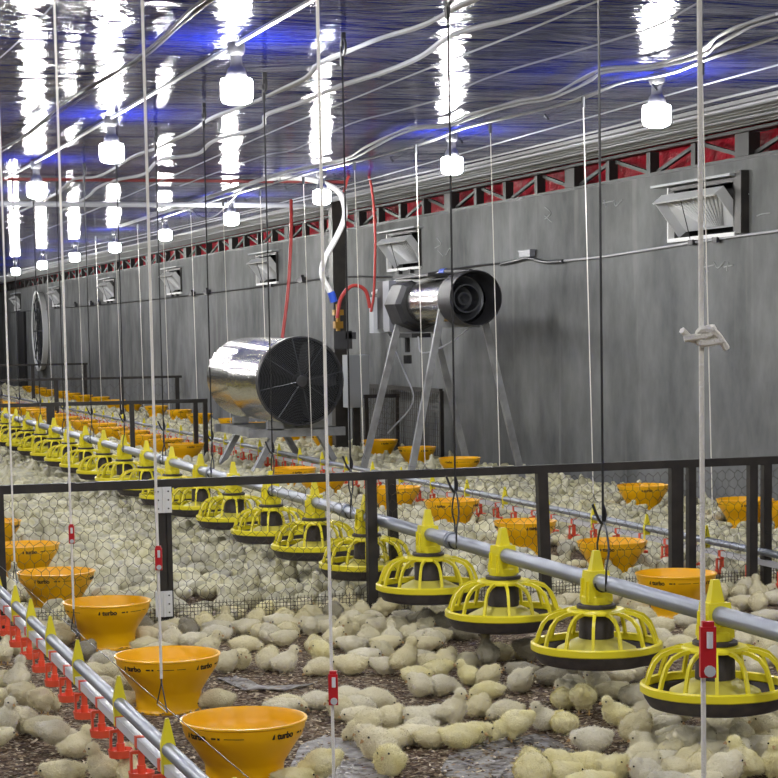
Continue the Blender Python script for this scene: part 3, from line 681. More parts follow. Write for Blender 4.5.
ypos = [onz(a, b, .155) for a, b in Fp]; ypos = [(min(float(p[0]), 5.05), float(p[1])) for p in ypos]; ypos[3:4] = [(4.72, 12.96)]
y = 16.6
while y < 36: ypos.append((4.86 + random.uniform(-.04, .04), y)); y += random.uniform(1.0, 1.5)
for i, (X, Y) in enumerate(ypos):
    if i >= len(ORD): break
    BOWLS.append((X, Y)); put_bowl(X, Y, toward(X, Y) + random.uniform(-.6, .6), 'orange-yellow feed bowl in the row along the wall, %s from the camera' % ORD[i], 'feed bowls along the wall')

# ---------------------------------------------------------------- heater with round guard
HX, HY, HZ = 3.86, 13.75, .675
q = ony(300, 381, HY); HX, HZ = float(q[0]), float(q[2]); HR = .31
t = thing('barrel_heater', 'shiny barrel heater with black round guard on a grey splayed stand', 'heater', (HX, HY, 0))
Ry = Matrix.Rotation(-PI / 2, 3, 'X')    # local z of lathe -> +y
mb = MB(); mb.lathe([(HR * .96, 0.02), (HR, .03), (HR, .9), (HR * 1.005, .92), (HR, .94), (HR, 1.6), (HR * .93, 1.7), (0, 1.7)], 48, c=(0, 0, HZ), R=Ry); mb.build('barrel', M_SHINY, t)
mb = MB(); mb.lathe([(HR * .97, .10), (0, .10)], 40, c=(0, 0, HZ), R=Ry); mb.build('inner_plate', M_INSIDE, t)
mb = MB(); mb.lathe([(HR * 1.02, -.03), (HR * 1.03, .03), (HR * .99, .03), (HR * .98, -.03)], 48, c=(0, 0, HZ), R=Ry, close=True)
mb.build('front_ring', M_BLACK, t)
mb = MB()
for i in range(1, 30):
    r_ = HR * (i / 29.3); yy = -.03 - .02 * (1 - (i / 30) ** 2)
    mb.tube([(r_ * math.cos(a), yy, HZ + r_ * math.sin(a)) for a in np.linspace(0, 2 * PI, 36, endpoint=False)], .0022, 4, closed=True)
for i in range(8):
    a = i * PI / 4 + .2; mb.tube([(0, -.052, HZ), (.6 * HR * math.cos(a), -.043, HZ + .6 * HR * math.sin(a)), (HR * math.cos(a), -.03, HZ + HR * math.sin(a))], .004, 5)
mb.build('guard_grille', M_GRID, t)
mb = MB(); mb.lathe([(0, -.06), (.04, -.058), (.05, -.045), (.05, .05)], 20, c=(0, 0, HZ), R=Ry); hb = mb.build('hub', M_BLACK, t)
for i in range(5):
    a = i * 2 * PI / 5; mb = MB(); vs = []
    for r_, wd in ((.05, .03), (.14, .06), (.24, .075), (.28, .05)):
        for s_ in (-1, 1):
            aa = a + s_ * wd / r_ * .6; vs.append((r_ * math.cos(aa), .045 + s_ * .02, HZ + r_ * math.sin(aa)))
    n0 = len(vs); vs += [(v[0], v[1] + .006, v[2]) for v in vs]
    fs = [(2 * k, 2 * k + 1, 2 * k + 3, 2 * k + 2) for k in range(3)]; fs += [tuple(j + n0 for j in reversed(f_)) for f_ in fs]; mb.add(vs, fs); mb.build('blade', M_BLACK, hb)
mb = MB(); zb = HZ - HR - .03; Lx = .36
for yy in (.12, 1.15): mb.box((0, yy, zb - .03), (.72, .05, .06))
for xx in (-.30, .30): mb.box((xx, .63, zb - .03), (.05, 1.08, .06))
for yy in (.12, 1.15): mb.box((-.16, yy, zb + .02), (.12, .05, .06)); mb.box((.16, yy, zb + .02), (.12, .05, .06))
mb.build('stand_frame', M_FRAME, t, False)
for (xx, yy, fx) in ((-.17, .12, -.34), (.17, .12, .34), (-.17, 1.15, -.34), (.17, 1.15, .34)):
    mb = MB(); mb.bar((xx, yy, zb - .05), (fx, yy, 0.0), .065, .04); mb.build('leg', M_FRAME, t, False)

# ---------------------------------------------------------------- tall heater
TX, TY = 4.6, 12.3; q = ony(476, 298, TY); TX, TZ = float(q[0]), float(q[2]); 
t = thing('tunnel_heater', 'tall-legged tunnel heater with black nozzle and box burner near the wall', 'heater', (TX, TY, 0))
mb = MB(); mb.lathe([(.150, .26), (.165, .24), (.172, .04), (.176, .0), (.182, 0), (.184, .05), (.178, .26)], 36, c=(0, 0, TZ), R=Ry, close=True); mb.build('nozzle', M_BLACK, t)
mb = MB(); mb.lathe([(.150, .22), (.150, 1.0), (.13, 1.02), (0, 1.02)], 36, c=(0, 0, TZ - .01), R=Ry); mb.build('barrel', M_SHINY, t)
mb = MB(); mb.lathe([(.148, .2), (.10, .22), (.095, .12), (.085, .12), (.08, .24), (.05, .25), (.045, .16), (.035, .16), (0, .2)], 28, c=(-.02, 0, TZ), R=Ry); mb.build('burner_head', M_GRID, t)
mb = MB(); mb.lathe([(.06, 1.0), (.165, 1.0), (.19, 1.06), (.19, 1.30), (.15, 1.34), (0, 1.34)], 8, c=(-.02, 0, TZ - .02), R=Ry); mb.build('blower_housing', M_BLACK, t, False)
mb = MB(); mb.box((-.02, 1.38, TZ - .03), (.30, .14, .36)); mb.build('cover_panel', M_CABLE, t, False)
mb = MB(); mb.box((0, 1.55, TZ - .02), (.30, .2, .34)); mb.box((0.02, .95, TZ + .17), (.30, .75, .02)); mb.build('burner_box', M_BLACK, t, False)
mb = MB(); mb.box((-.08, 1.70, TZ - .09), (.20, .10, .26)); mb.build('control_box', M_CAB, t, False)
mb = MB(); mb.box((-.06, 1.64, TZ - .02), (.14, .01, .10)); mb.build('display', M_INSIDE, t, False)
mb = MB(); mb.tube([(.06, .25, TZ + .175), (.02, .62, TZ + .19)], .022, 10); mb.build('motor_tube', M_BLACK, t)
mb = MB(); mb.tube([(.02, .62, TZ + .19), (0.02, .72, TZ + .19)], .024, 10); mb.build('blue_collar', M_BLUE, t)
mb = MB(); mb.tube(bez([(0.02, .70, TZ + .19), (-.05, .95, TZ + .14), (-.1, 1.3, TZ + .15), (-.15, 1.75, TZ + .07)], 5), .013, 8); mb.build('white_tube', M_WHITE, t)
mb = MB(); mb.tube(bez([(-.05, 1.7, TZ - .22), (.0, 1.5, TZ - .5), (.03, 1.4, TZ - .72), (-.1, 1.6, TZ - .95)], 5), .006, 6); mb.build('dangling_cable', M_COND, t); mb = MB(); mb.tube(bez([(0.1, .25, TZ - .15), (-.02, .5, TZ - .30), (-.1, .8, TZ - .36), (-.06, 1.0, TZ - .25)], 5), .006, 6); mb.build('dangling_cable', M_COND, t)
mb = MB(); mb.box((-.02, 1.3, TZ - .24), (.14, .5, .03)); mb.tube([(-.04, 1.3, TZ - .24), (-.04, 1.3, TZ - .36)], .02, 6); mb.tube([(-.04, 1.3, TZ - .38), (-.04, 1.3, TZ - .44)], .03, 6); mb.build('gas_valve', M_BLACK, t)
for yy_, zz_ in ((.30, .17), (1.25, .20)): mb = MB(); mb.box((0, yy_, TZ - zz_), (.26, .04, .04)); mb.build('cross_brace', M_FRAME, t, False)
for (xx, yy, fx, fy) in ((-.12, .30, -.40, .25), (.14, .30, .42, .25), (-.12, 1.25, -.40, 1.3), (.14, 1.25, .42, 1.3)):
    mb = MB(); mb.bar((xx, yy, TZ - (.02 if yy < 1 else .15)), (fx, fy, 0), .045, .03); mb.build('leg', M_FRAME, t, False)

# hoses and valves around the column
def hose(name, lab, px, Y, r, m, cat='hose'):
    mb = MB(); mb.tube(bez([ony(a, b, yy if isinstance(Y, tuple) else Y) for (a, b), yy in zip(px, Y if isinstance(Y, tuple) else [Y] * len(px))], 6), r, 8)
    return tag(mb.build(name, m), lab, cat)
hose('gas_hose', 'red hose dropping from the ceiling to the barrel heater', [(291, 200), (291, 235), (288, 290), (282, 340)], (14.6, 14.5, 14.4, 14.3), .013, M_HOSE)
hose('gas_hose', 'red hose looping down from the ceiling to the tall heater', [(344, 192), (349, 176), (360, 168), (370, 180), (375, 230), (374, 290), (371, 312)], 13.95, .010, M_HOSE)
hose('gas_hose', 'short arched red hose between the valve and the tall heater', [(337, 318), (341, 298), (352, 286), (365, 290), (370, 308)], 13.97, .014, M_HOSE)
ws = hose('water_hose', 'thick white hose with blue coupling curling down from the ceiling', [(262, 178), (300, 178), (325, 184), (340, 194), (345, 215), (336, 238), (325, 258), (322, 275), (330, 292)], 14.1, .021, M_WHITE)
q = ony(331, 292, 14.1); q2 = ony(334, 302, 14.1); mb = MB(); mb.tube([q, q2], .028, 10); o = mb.build('coupling', M_BLUE, ws)
t = thing('valve_set', 'brass and black gas valves hanging beneath the white hose', 'valve', tuple(ony(338, 318, 14.05)))
mb = MB(); mb.tube([(0, 0, .10), (0, 0, -.22)], .016, 8); mb.box((0, 0, .04), (.07, .06, .04)); mb.box((0, 0, -.05), (.06, .06, .05)); mb.build('valve_body', M_BRASS, t)
mb = MB(); mb.box((.02, 0, -.16), (.14, .1, .13)); mb.box((.08, -.02, -.13), (.08, .06, .05)); mb.build('regulator', M_BLACK, t, False)
q = ony(356, 381, 16.1); t = thing('control_cabinet', 'pale grey control cabinet mounted beside the dark column', 'cabinet', (float(q[0]), 16.1, float(q[2])))
mb = MB(); mb.box((0, 0, 0), (.19, .14, .44)); mb.build('cabinet_body', M_CAB, t, False); mb = MB(); mb.box((0, -.075, 0), (.17, .01, .41)); mb.build('door', M_CAB, t, False)
mb = MB(); mb.box((.0, .02, -.50), (.05, .05, .62)); mb.build('mounting_post', M_STEEL, t, False)

# ---------------------------------------------------------------- plastic sheets on the litter
def sheet(px, lab, seed):
    P = [onz(a, b, .012) for a, b in px]; P = np.array(P); c = P.mean(0); r0 = np.random.default_rng(seed); bm = bmesh.new()
    vs = [bm.verts.new(p) for p in P]; bm.faces.new(vs); bmesh.ops.triangulate(bm, faces=bm.faces[:]); bmesh.ops.subdivide_edges(bm, edges=bm.edges[:], cuts=9, use_grid_fill=True)
    for v in bm.verts: v.co.z = .003 + .005 * abs(math.sin(v.co.x * 31 + seed) * math.cos(v.co.y * 23 + v.co.x * 9)) + r0.uniform(0, .0015)
    bmesh.ops.recalc_face_normals(bm, faces=bm.faces[:])
    me = bpy.data.meshes.new('plastic_sheet'); bm.to_mesh(me); bm.free(); me.materials.append(M_SHEET)
    for p in me.polygons: p.use_smooth = True
    o = link('plastic_sheet', me); sm = o.modifiers.new('s', 'SOLIDIFY'); sm.thickness = .002
    return tag(o, lab, 'sheet', 'soiled plastic sheets on the litter')
sheet([(452, 748), (496, 736), (545, 731), (574, 748), (600, 764), (618, 784), (470, 788), (440, 768)], 'soiled grey plastic sheet lying under the yellow-winged chick', 3)
sheet([(300, 744), (325, 733), (365, 742), (380, 765), (400, 790), (300, 792), (290, 765)], 'soiled grey plastic sheet beside the first feed bowl', 5)
sheet([(216, 676), (236, 674), (262, 684), (300, 683), (318, 680), (290, 688), (245, 688)], 'thin crumpled plastic strip on bare litter behind the second bowl', 8)

# litter flakes: one scattered layer
def flakes():
    n = 34000; n2 = 9000
    px = rng.uniform(-30, 808, n); py = rng.uniform(600, 800, n)
    mb_v = np.zeros((n, 4, 3)); P = np.array([onz(a, b, 0) for a, b in zip(px, py)])
    L = rng.uniform(.003, .009, n); W = rng.uniform(.0015, .0036, n); a = rng.uniform(0, PI, n); tl = rng.uniform(-.35, .35, n); z = rng.uniform(.001, .007, n)
    dx, dy = np.cos(a), np.sin(a)
    for k, (s1, s2) in enumerate(((-1, -1), (1, -1), (1, 1), (-1, 1))):
        mb_v[:, k, 0] = P[:, 0] + s1 * L * dx - s2 * W * dy; mb_v[:, k, 1] = P[:, 1] + s1 * L * dy + s2 * W * dx; mb_v[:, k, 2] = z + s1 * L * tl * .5 + s2 * W * .3 + .002
    me = bpy.data.meshes.new('litter'); me.from_pydata(mb_v.reshape(-1, 3).tolist(), [], np.arange(4 * n).reshape(-1, 4).tolist()); me.materials.append(M_FLAKE)
    return tag(link('litter', me), 'brown wood-shaving litter scattered over the floor', 'litter', kind='stuff')
flakes()

#CHICKS
# ---------------------------------------------------------------- chicks
def blob_mesh(blobs, voxel, name, mats, jitter=0.0, smooth=3):
    mb = MB()
    for c, r, pitch in blobs:
        R = Matrix.Rotation(-pitch, 3, 'Y'); n, k = 14, 9
        prof = [(max(math.sin(PI * i / k), 1e-4), -math.cos(PI * i / k)) for i in range(k + 1)]; vs = []; fs = []
        for s_, z in prof:
            for j in range(n):
                a = 2 * PI * j / n; p = R @ Vector((r[0] * s_ * math.cos(a), r[1] * s_ * math.sin(a), r[2] * z)); vs.append((p[0] + c[0], p[1] + c[1], p[2] + c[2]))
        for i in range(k):
            for j in range(n): fs.append((i * n + j, i * n + (j + 1) % n, (i + 1) * n + (j + 1) % n, (i + 1) * n + j))
        fs.append(tuple(range(n))[::-1]); fs.append(tuple(k * n + j for j in range(n)))
        mb.add(vs, fs)
    o = link('tmp', mb.mesh('tmp', mats, False)); m = o.modifiers.new('r', 'REMESH'); m.mode = 'VOXEL'; m.voxel_size = voxel
    s_ = o.modifiers.new('s', 'SMOOTH'); s_.factor = .6; s_.iterations = smooth
    bpy.context.view_layer.update()
    me = bpy.data.meshes.new_from_object(o.evaluated_get(bpy.context.evaluated_depsgraph_get())); bpy.data.objects.remove(o); me.name = name
    me.materials.clear(); me.materials.append(mats)
    me.polygons.foreach_set('use_smooth', [True] * len(me.polygons))
    return me
def fluff(me, mt, seed, n=2600, L=.0062):
    """short down: thin tapering tufts swept back over the body"""
    r0 = np.random.default_rng(seed); nv = len(me.vertices); co = np.zeros(nv * 3); no = np.zeros(nv * 3)
    me.vertices.foreach_get('co', co); me.vertices.foreach_get('normal', no); co = co.reshape(-1, 3); no = no.reshape(-1, 3)
    co = co + no * r0.normal(0, .0004, (nv, 1))
    idx = r0.integers(0, nv, n); p = co[idx] + r0.normal(0, .0012, (n, 3)); nn = no[idx]
    back = np.array((-1.0, 0, -.35)); tdir = back - nn * (nn @ back)[:, None]; tdir += r0.normal(0, .35, (n, 3))
    d = nn * r0.uniform(.35, .9, (n, 1)) + tdir * .8; d /= np.linalg.norm(d, axis=1)[:, None]
    side = np.cross(d, nn); side /= np.linalg.norm(side, axis=1)[:, None] + 1e-9
    ln = r0.uniform(.6, 1.2, (n, 1)) * L; wd = .00085
    a = p - side * wd - nn * .0006; b = p + side * wd - nn * .0006; c = p + d * ln
    vs = np.concatenate([co, a, b, c]); fs = [tuple(q.vertices) for q in me.polygons] + [(nv + i, nv + n + i, nv + 2 * n + i) for i in range(n)]
    m2 = bpy.data.meshes.new(me.name); m2.from_pydata(vs.tolist(), [], fs); m2.materials.append(mt); m2.polygons.foreach_set('use_smooth', [True] * len(fs))
    return m2
E3 = lambda c, r, p=0.0: (c, r, p)
WING = lambda x, z, p=0.0, s=1.0: [E3((x, .031 * s, z), (.030, .010, .018), p), E3((x, -.031 * s, z), (.030, .010, .018), p)]
POSES = {  # blobs, head centre, head direction (unit-ish), standing?
 'lie':   ([E3((0, 0, .033), (.047, .036, .033), .05), E3((-.033, 0, .036), (.028, .028, .024)), E3((-.058, 0, .045), (.013, .012, .010), -.6), E3((.034, 0, .040), (.026, .024, .024), .3), E3((.055, 0, .044), (.0195, .0175, .0180)), E3((.066, 0, .041), (.009, .008, .008))] + WING(-.008, .036), (.057, 0, .044), (1, 0, -.15), 0),
 'sleep': ([E3((0, 0, .032), (.048, .038, .032)), E3((-.035, 0, .032), (.028, .030, .024)), E3((-.060, 0, .038), (.013, .012, .010), -.6), E3((.036, .002, .032), (.026, .025, .024)), E3((.058, .004, .023), (.0195, .0178, .0175)), E3((.069, .004, .017), (.009, .008, .008))] + WING(-.006, .033), (.060, .004, .023), (.9, .05, -.5), 0),
 'look':  ([E3((0, 0, .036), (.043, .036, .035), .15), E3((-.032, 0, .034), (.026, .027, .023)), E3((-.054, 0, .040), (.012, .011, .010), -.6), E3((.027, 0, .054), (.022, .021, .026), .6), E3((.038, 0, .078), (.0190, .0175, .0185)), E3((.050, 0, .076), (.009, .008, .008))] + WING(-.006, .038), (.040, 0, .078), (1, 0, -.05), 0),
 'turn':  ([E3((0, 0, .034), (.043, .037, .034), .05), E3((-.034, 0, .034), (.028, .028, .024)), E3((-.056, 0, .042), (.012, .011, .010), -.6), E3((.030, .010, .046), (.024, .024, .025)), E3((.040, .026, .052), (.0195, .0185, .0185)), E3((.042, .038, .049), (.008, .009, .008))] + WING(-.008, .036), (.041, .028, .052), (.2, 1, -.15), 0),
 'round': ([E3((0, 0, .040), (.038, .037, .039), .3), E3((-.026, 0, .036), (.026, .030, .028)), E3((.022, 0, .050), (.026, .028, .030)), E3((.030, .004, .064), (.0205, .0195, .0190)), E3((.043, .005, .058), (.008, .008, .008))] + WING(-.004, .042), (.032, .004, .063), (.95, .1, -.35), 0),
 'stand': ([E3((-.002, 0, .058), (.042, .034, .036), .35), E3((-.030, 0, .050), (.026, .026, .024)), E3((-.052, 0, .050), (.013, .011, .011), -.3), E3((.020, 0, .082), (.021, .021, .028), .9), E3((.028, 0, .112), (.0190, .0175, .0190)), E3((.040, 0, .110), (.009, .008, .008)), E3((.006, .015, .034), (.014, .011, .018)), E3((.006, -.015, .034), (.014, .011, .018))] + WING(-.010, .058, .35), (.030, 0, .112), (1, 0, -.05), 1),
 'peck':  ([E3((-.010, 0, .060), (.042, .035, .036), -.3), E3((-.038, 0, .070), (.026, .026, .024), -.3), E3((-.060, 0, .082), (.013, .011, .011), .6), E3((.030, 0, .046), (.024, .022, .024), -.6), E3((.050, 0, .030), (.0190, .0175, .0185)), E3((.058, 0, .020), (.009, .008, .009)), E3((.0, .015, .034), (.014, .011, .018)), E3((.0, -.015, .034), (.014, .011, .018))] + WING(-.014, .062, -.3), (.052, 0, .030), (.6, 0, -.8), 1),
}
for k_ in POSES:
    bl, hc_, hd_, st_f = POSES[k_]; kx = .80 if not st_f else .92
    POSES[k_] = ([((c[0] * kx, c[1] * .97, c[2] * .97), (max(r[0] * (kx + .05), .008), r[1] * 1.0, r[2] * .98), p) for c, r, p in bl], (hc_[0] * kx, hc_[1] * .97, hc_[2] * .97), hd_, st_f)
PH = {'lie': 'resting low', 'sleep': 'sleeping flat with head down', 'look': 'sitting with head raised', 'turn': 'lying with head turned aside', 'round': 'huddled in a round ball', 'stand': 'standing upright', 'peck': 'leaning head down'}
def orient(d):
    x = Vector(d).normalized(); y = Vector((0, 0, 1)).cross(x).normalized(); z = x.cross(y); return Matrix((x, y, z)).transposed()
PROTO = {}
for k_, (pose, (blobs, hc, hd, st)) in enumerate(POSES.items()):
    base = blob_mesh(blobs, .0036, 'chick', M_DOWN)
    R = orient(hd); hc_ = Vector(hc)
    mb = MB(); p0 = hc_ + R @ Vector((.016, 0, -.002))
    ring = []
    mb.add([tuple(p0 + R @ Vector(q)) for q in ((0, -.0042, .001), (0, .0042, .001), (0, .003, -.005), (0, -.003, -.005), (.0105, 0, -.004), (.004, 0, .0038))], [(0, 1, 5), (5, 1, 4), (5, 4, 0), (0, 4, 3), (1, 2, 4), (2, 3, 4), (0, 3, 2, 1)])
    beak = mb.mesh('beak', M_BEAK)
    eyes = []
    for s_ in (-1, 1):
        mb = MB(); c = hc_ + R @ Vector((.0085, s_ * .0148, .0035)); mb.lathe([(0, -.0027), (.0019, -.0019), (.0027, 0), (.0019, .0019), (0, .0027)], 8, c=tuple(c)); eyes.append(mb.mesh('eye', M_EYE))
    legs = []
    if st:
        for s_ in (-1, 1):
            mb = MB(); a = Vector((.004, s_ * .014, .034)); k2 = Vector((.002, s_ * .015, .004)); mb.tube([a, k2], .0026, 6)
            for ang in (-.5, 0, .5, PI): mb.tube([k2, k2 + Vector((math.cos(ang) * (.018 if ang < 3 else .009), math.sin(ang) * .018, -.003))], [.0022, .0014], 5)
            legs.append(mb.mesh('leg', M_SHANK))
    M3 = {0: fluff(base, M_DOWN, k_), 1: fluff(base, M_DOWN_G, k_ + 20), 2: fluff(base, M_DOWN_Y, k_ + 40)}
    PROTO[pose] = (M3, beak, eyes, legs)
TONE = {0: 'cream', 1: 'greyish', 2: 'yellowish'}
# (x, y of the ground under the body in the photograph, pose, facing: 0 = picture right, 90 = away, 180 = picture left, 270 = to the camera, tone, size)
L_, S_, K_, T_, R_, U_, P_ = 'lie', 'sleep', 'look', 'turn', 'round', 'stand', 'peck'
CH = [
 (18,690,U_,80),(4,662,U_,60),(4,686,L_,180),(27,708,P_,40),(44,712,P_,50),(42,733,L_,10),(22,730,R_,200),(9,733,U_,310),(-3,704,L_,0),(60,748,P_,15,0,1.05),(76,754,K_,20),(64,782,L_,190,0,1.1),(104,786,U_,190),(131,790,U_,120),(-6,744,L_,20),
 (62,642,L_,160),(86,657,R_,30,1),(106,664,S_,200),(94,677,L_,180),(104,690,L_,150),(126,688,R_,40),(128,706,L_,0),(114,676,L_,30),(74,632,L_,90,1),
 (148,640,L_,150,0,1.1),(147,650,S_,0),(177,630,L_,0),(165,634,S_,180),(191,645,L_,20),(173,645,R_,90),(216,639,S_,190,0,1.1),(206,629,R_,90),(224,628,K_,90),(245,632,L_,10),(256,625,R_,60),(264,618,R_,20,2),(278,626,L_,0),(245,649,S_,0,0,1.12),(209,652,K_,0),(227,669,R_,10),(239,666,R_,300),(269,667,R_,60,0,1.1),(285,669,K_,0),(217,705,S_,185),(271,641,R_,120),(283,643,L_,20),(282,713,L_,10),(160,655,S_,10),(191,622,L_,30),(233,619,L_,170),
 (291,628,L_,180),(304,627,R_,90),(317,627,L_,0),(327,632,L_,160),(313,632,R_,180),(315,652,R_,100),(321,659,R_,200,2),(322,672,S_,200,0,1.1),(351,671,L_,190,0,1.25),(364,662,L_,0),(352,650,L_,180),(346,636,R_,250,0,1.15),(363,627,L_,20),(369,645,R_,100,0,1.1),(383,631,L_,180),(367,613,R_,90),(351,613,U_,100),(384,616,P_,200),(397,632,R_,190),(385,649,L_,0),(382,659,R_,200),(402,672,U_,40,0,1.15),(387,671,L_,160,0,.9),(396,643,K_,90),(405,642,R_,20),(406,622,L_,170),(420,624,L_,10,1),(424,633,R_,0),(421,643,L_,20),(420,664,L_,200),(417,681,L_,330,2),(426,693,R_,180),(335,613,R_,0),(320,616,L_,90),(303,612,R_,0),(398,612,L_,90),(411,608,R_,60),(334,645,R_,0),
 (317,706,S_,195),(346,702,S_,180),(373,706,S_,0,0,1.2),(342,716,R_,180),(354,713,S_,20,0,1.1),(361,723,L_,200,0,1.05),(392,728,R_,10,0,1.1),(363,738,P_,200,0,.95),(396,745,S_,30),(368,746,R_,200),(377,757,R_,210,0,1.25),(390,772,R_,240,2,1.08),(419,742,L_,0),(422,722,L_,30),(414,728,R_,200),(313,783,P_,190,2,1.1),(296,786,L_,10,2),(286,710,S_,0),
 (427,627,R_,90,1),(441,630,R_,60,1),(463,637,S_,0,1),(438,640,L_,170),(425,649,L_,0),(434,646,R_,120),(446,667,R_,30),(466,666,S_,10),(430,669,L_,200),(488,666,U_,100,1),(506,657,L_,130),(529,661,P_,20,1),(516,656,S_,180),(484,683,R_,0),(474,682,K_,170,2,.9),(437,675,L_,30,2),(435,692,S_,0,0,1.05),(488,695,S_,185,2),(521,689,R_,0),(523,678,L_,160,1,1.1),(552,682,S_,0,1,1.1),(568,699,R_,180),
 (430,722,S_,0),(450,724,U_,330,0,.95),(479,714,R_,40),(506,716,S_,190),(430,743,L_,10),(455,744,L_,0,2,1.15),(472,740,T_,-60,2,.95),(511,739,P_,190,2,1.08),(548,727,K_,210),(560,729,L_,100,2),(534,785,R_,90,2,1.35),(561,779,L_,0,2),(420,733,S_,200),
 (574,694,R_,200),(584,711,P_,80,2),(590,683,U_,90,1),(597,690,R_,180),(612,696,L_,10),(633,702,L_,60,0,1.1),(616,721,K_,200,2),(636,738,R_,30,0,1.2),(651,715,S_,170),(660,729,R_,0,0,1.1),(592,748,L_,200,0,1.12),(645,760,S_,200),(666,750,L_,20,0,1.1),(588,774,L_,180,2,1.1),(611,776,R_,300,2),(590,793,L_,0,2,1.1),(647,782,R_,180),(664,768,L_,20),(563,705,L_,90,2),(563,776,R_,180,2),(566,676,L_,0,1),(604,672,L_,90,1),(622,680,L_,160),
 (661,731,L_,10),(672,719,S_,170,0,1.2),(728,731,S_,0,0,1.25),(763,736,R_,200,0,1.2),(671,748,L_,10,0,1.1),(657,752,R_,180),(687,755,P_,60),(666,765,R_,0),(699,753,R_,20),(715,743,L_,170),(713,760,L_,0),(740,743,R_,90),(731,762,R_,10),(756,755,L_,30),(748,779,U_,165,2,1.05),(770,779,U_,250,2,1.1),(775,748,L_,60),(653,777,R_,0),(669,774,S_,180),(685,772,R_,20),(700,775,R_,60),(726,783,R_,0,0,1.3),(777,715,L_,180),(778,768,R_,90),(700,790,L_,0),(672,792,L_,160),
 (634,611,R_,20),(648,612,R_,180),(660,632,L_,200,0,1.2),(689,624,S_,0),(633,638,R_,0),(662,646,R_,200),(680,648,S_,180),(695,640,R_,0),(743,648,U_,100,0,.9),(765,643,S_,0),(767,654,R_,180),(776,663,R_,0),(742,607,L_,0),(759,609,R_,60),(759,601,U_,95),(770,590,R_,20),(746,632,S_,200),(775,602,L_,0),(631,678,R_,30),(737,672,L_,0),(752,674,R_,180),(716,622,R_,0),(703,614,L_,160),(728,618,S_,20),(766,622,L_,0),(612,603,R_,10),(598,607,L_,180),(583,612,R_,40),(568,606,L_,20),(552,603,L_,170),(538,607,R_,0),(560,618,L_,0),(470,612,L_,20),(455,604,R_,0),(436,606,L_,180),(578,597,L_,0),(523,601,R_,60),(652,601,L_,20),(668,606,L_,180),(765,575,R_,0),(748,588,L_,0),(611,622,L_,0),(646,624,R_,180),(725,636,L_,170),(705,650,R_,0),(640,661,L_,190),
]
CHW = []           # placed: (x, y, radius)
def clear_of(x, y, r, own=False):
    for bx, by in BOWLS:
        if (x - bx) ** 2 + (y - by) ** 2 < (.135 + r * .6) ** 2: return False
    return True
LM = [('first drinker-side bowl', BOWLS[0]), ('second drinker-side bowl', BOWLS[1]), ('third drinker-side bowl', BOWLS[2]), ('fourth drinker-side bowl', BOWLS[3]),
      ('cut-off first feeder pan', (PX, PAN_Y[0])), ('second feeder pan', (PX, PAN_Y[1])), ('third feeder pan', (PX, PAN_Y[2])), ('fourth feeder pan', (PX, PAN_Y[3])), ('fifth feeder pan', (PX, PAN_Y[4])), ('sixth feeder pan', (PX, PAN_Y[5])), ('seventh feeder pan', (PX, PAN_Y[6])),
      ('first bowl behind feed pipe', BOWLS[7]), ('second bowl behind feed pipe', BOWLS[8]),
      ('the rope with the knot', (A_X + .35, 3.3)), ('yellow-clipped drinker line', (A_X, 4.0)), ('yellow-clipped drinker line', (A_X, 5.0)),
      ('largest plastic sheet', (1.72, 3.95)), ('crumpled plastic strip', (1.3, 5.2)), ('hinged fence post', (1.28, 6.8)), ('middle of wire fence', (1.9, 6.8)), ('bare litter patch', (1.65, 4.7)), ('red-tagged rope', (1.35, 4.3))]
LM[13] = ('foot of red-tagged rope', (1.25, 3.85))
recs = []
for c in CH:
    x, y, pose, fc = c[:4]; tone = c[4] if len(c) > 4 else 0; s_ = c[5] if len(c) > 5 else 1.0
    P = onz(x, min(y, 800), 0.012); recs.append([float(P[0]), float(P[1]), pose, math.radians(fc) + YAW, tone, .9 + (s_ - 1) * .6])
for _ in range(12):
    for i in range(len(recs)):
        for j in range(i):
            a_, b_ = recs[i], recs[j]; dx, dy = a_[0] - b_[0], a_[1] - b_[1]; d = math.hypot(dx, dy) + 1e-6; m_ = .037 * (a_[5] + b_[5])
            if d < m_:
                k = (m_ - d) * .5 / d; a_[0] += dx * k; a_[1] += dy * k; b_[0] -= dx * k; b_[1] -= dy * k
        a_ = recs[i]
        for bx, by_ in BOWLS[:10]:
            dx, dy = a_[0] - bx, a_[1] - by_; d = math.hypot(dx, dy); m_ = .135
            if d < m_: a_[0] += dx / d * (m_ - d); a_[1] += dy / d * (m_ - d)
for r in recs: CHW.append((r[0], r[1]))
ok = lambda x, y, d: all((x - a) ** 2 + (y - b) ** 2 > d * d for a, b in CHW)
def frame_left(y): return float(ony(-14, 500, y)[0])
# extra individuals: the packed band at the fence and just behind it
# stuff: everything farther back
cand = []
yy = 6.55; row = 0
while yy < 41:
    sp = .085 if yy < 14 else .090 if yy < 22 else .11
    xx = frame_left(yy) + (sp / 2 if row % 2 else 0)
    while xx < WALL - .06:
        cand.append((xx + random.uniform(-.3, .3) * sp, yy + random.uniform(-.3, .3) * sp)); xx += sp * 1.06
    yy += sp * .98; row += 1
def keep(x, y):
    if x > WALL - .07: return False
    if not clear_of(x, y, .05): return False
    if abs(x - A_X) < .035: return False
    if y < 7.0: return False if (x > 2.35 and random.random() < .45) else ok(x, y, .085)
    if y < 8.2 and x > 2.5 and random.random() < .25: return False
    if abs(y - FY1) < .075 or abs(y - FY2) < .04: return False
    for hx, hy in ((HX - .34, HY + .12), (HX + .34, HY + .12), (TX - .4, TY + .25), (TX + .42, TY + .25)):
        if (x - hx) ** 2 + (y - hy) ** 2 < .007: return False
    n_ = math.sin(x * 2.1 + 1.3 * math.sin(y * 1.1)) * math.sin(y * 1.7 + x)
    return n_ > -.93
cand = [c for c in cand if keep(*c)]
for x, y in cand: pass
nfree = 300 - len(recs)
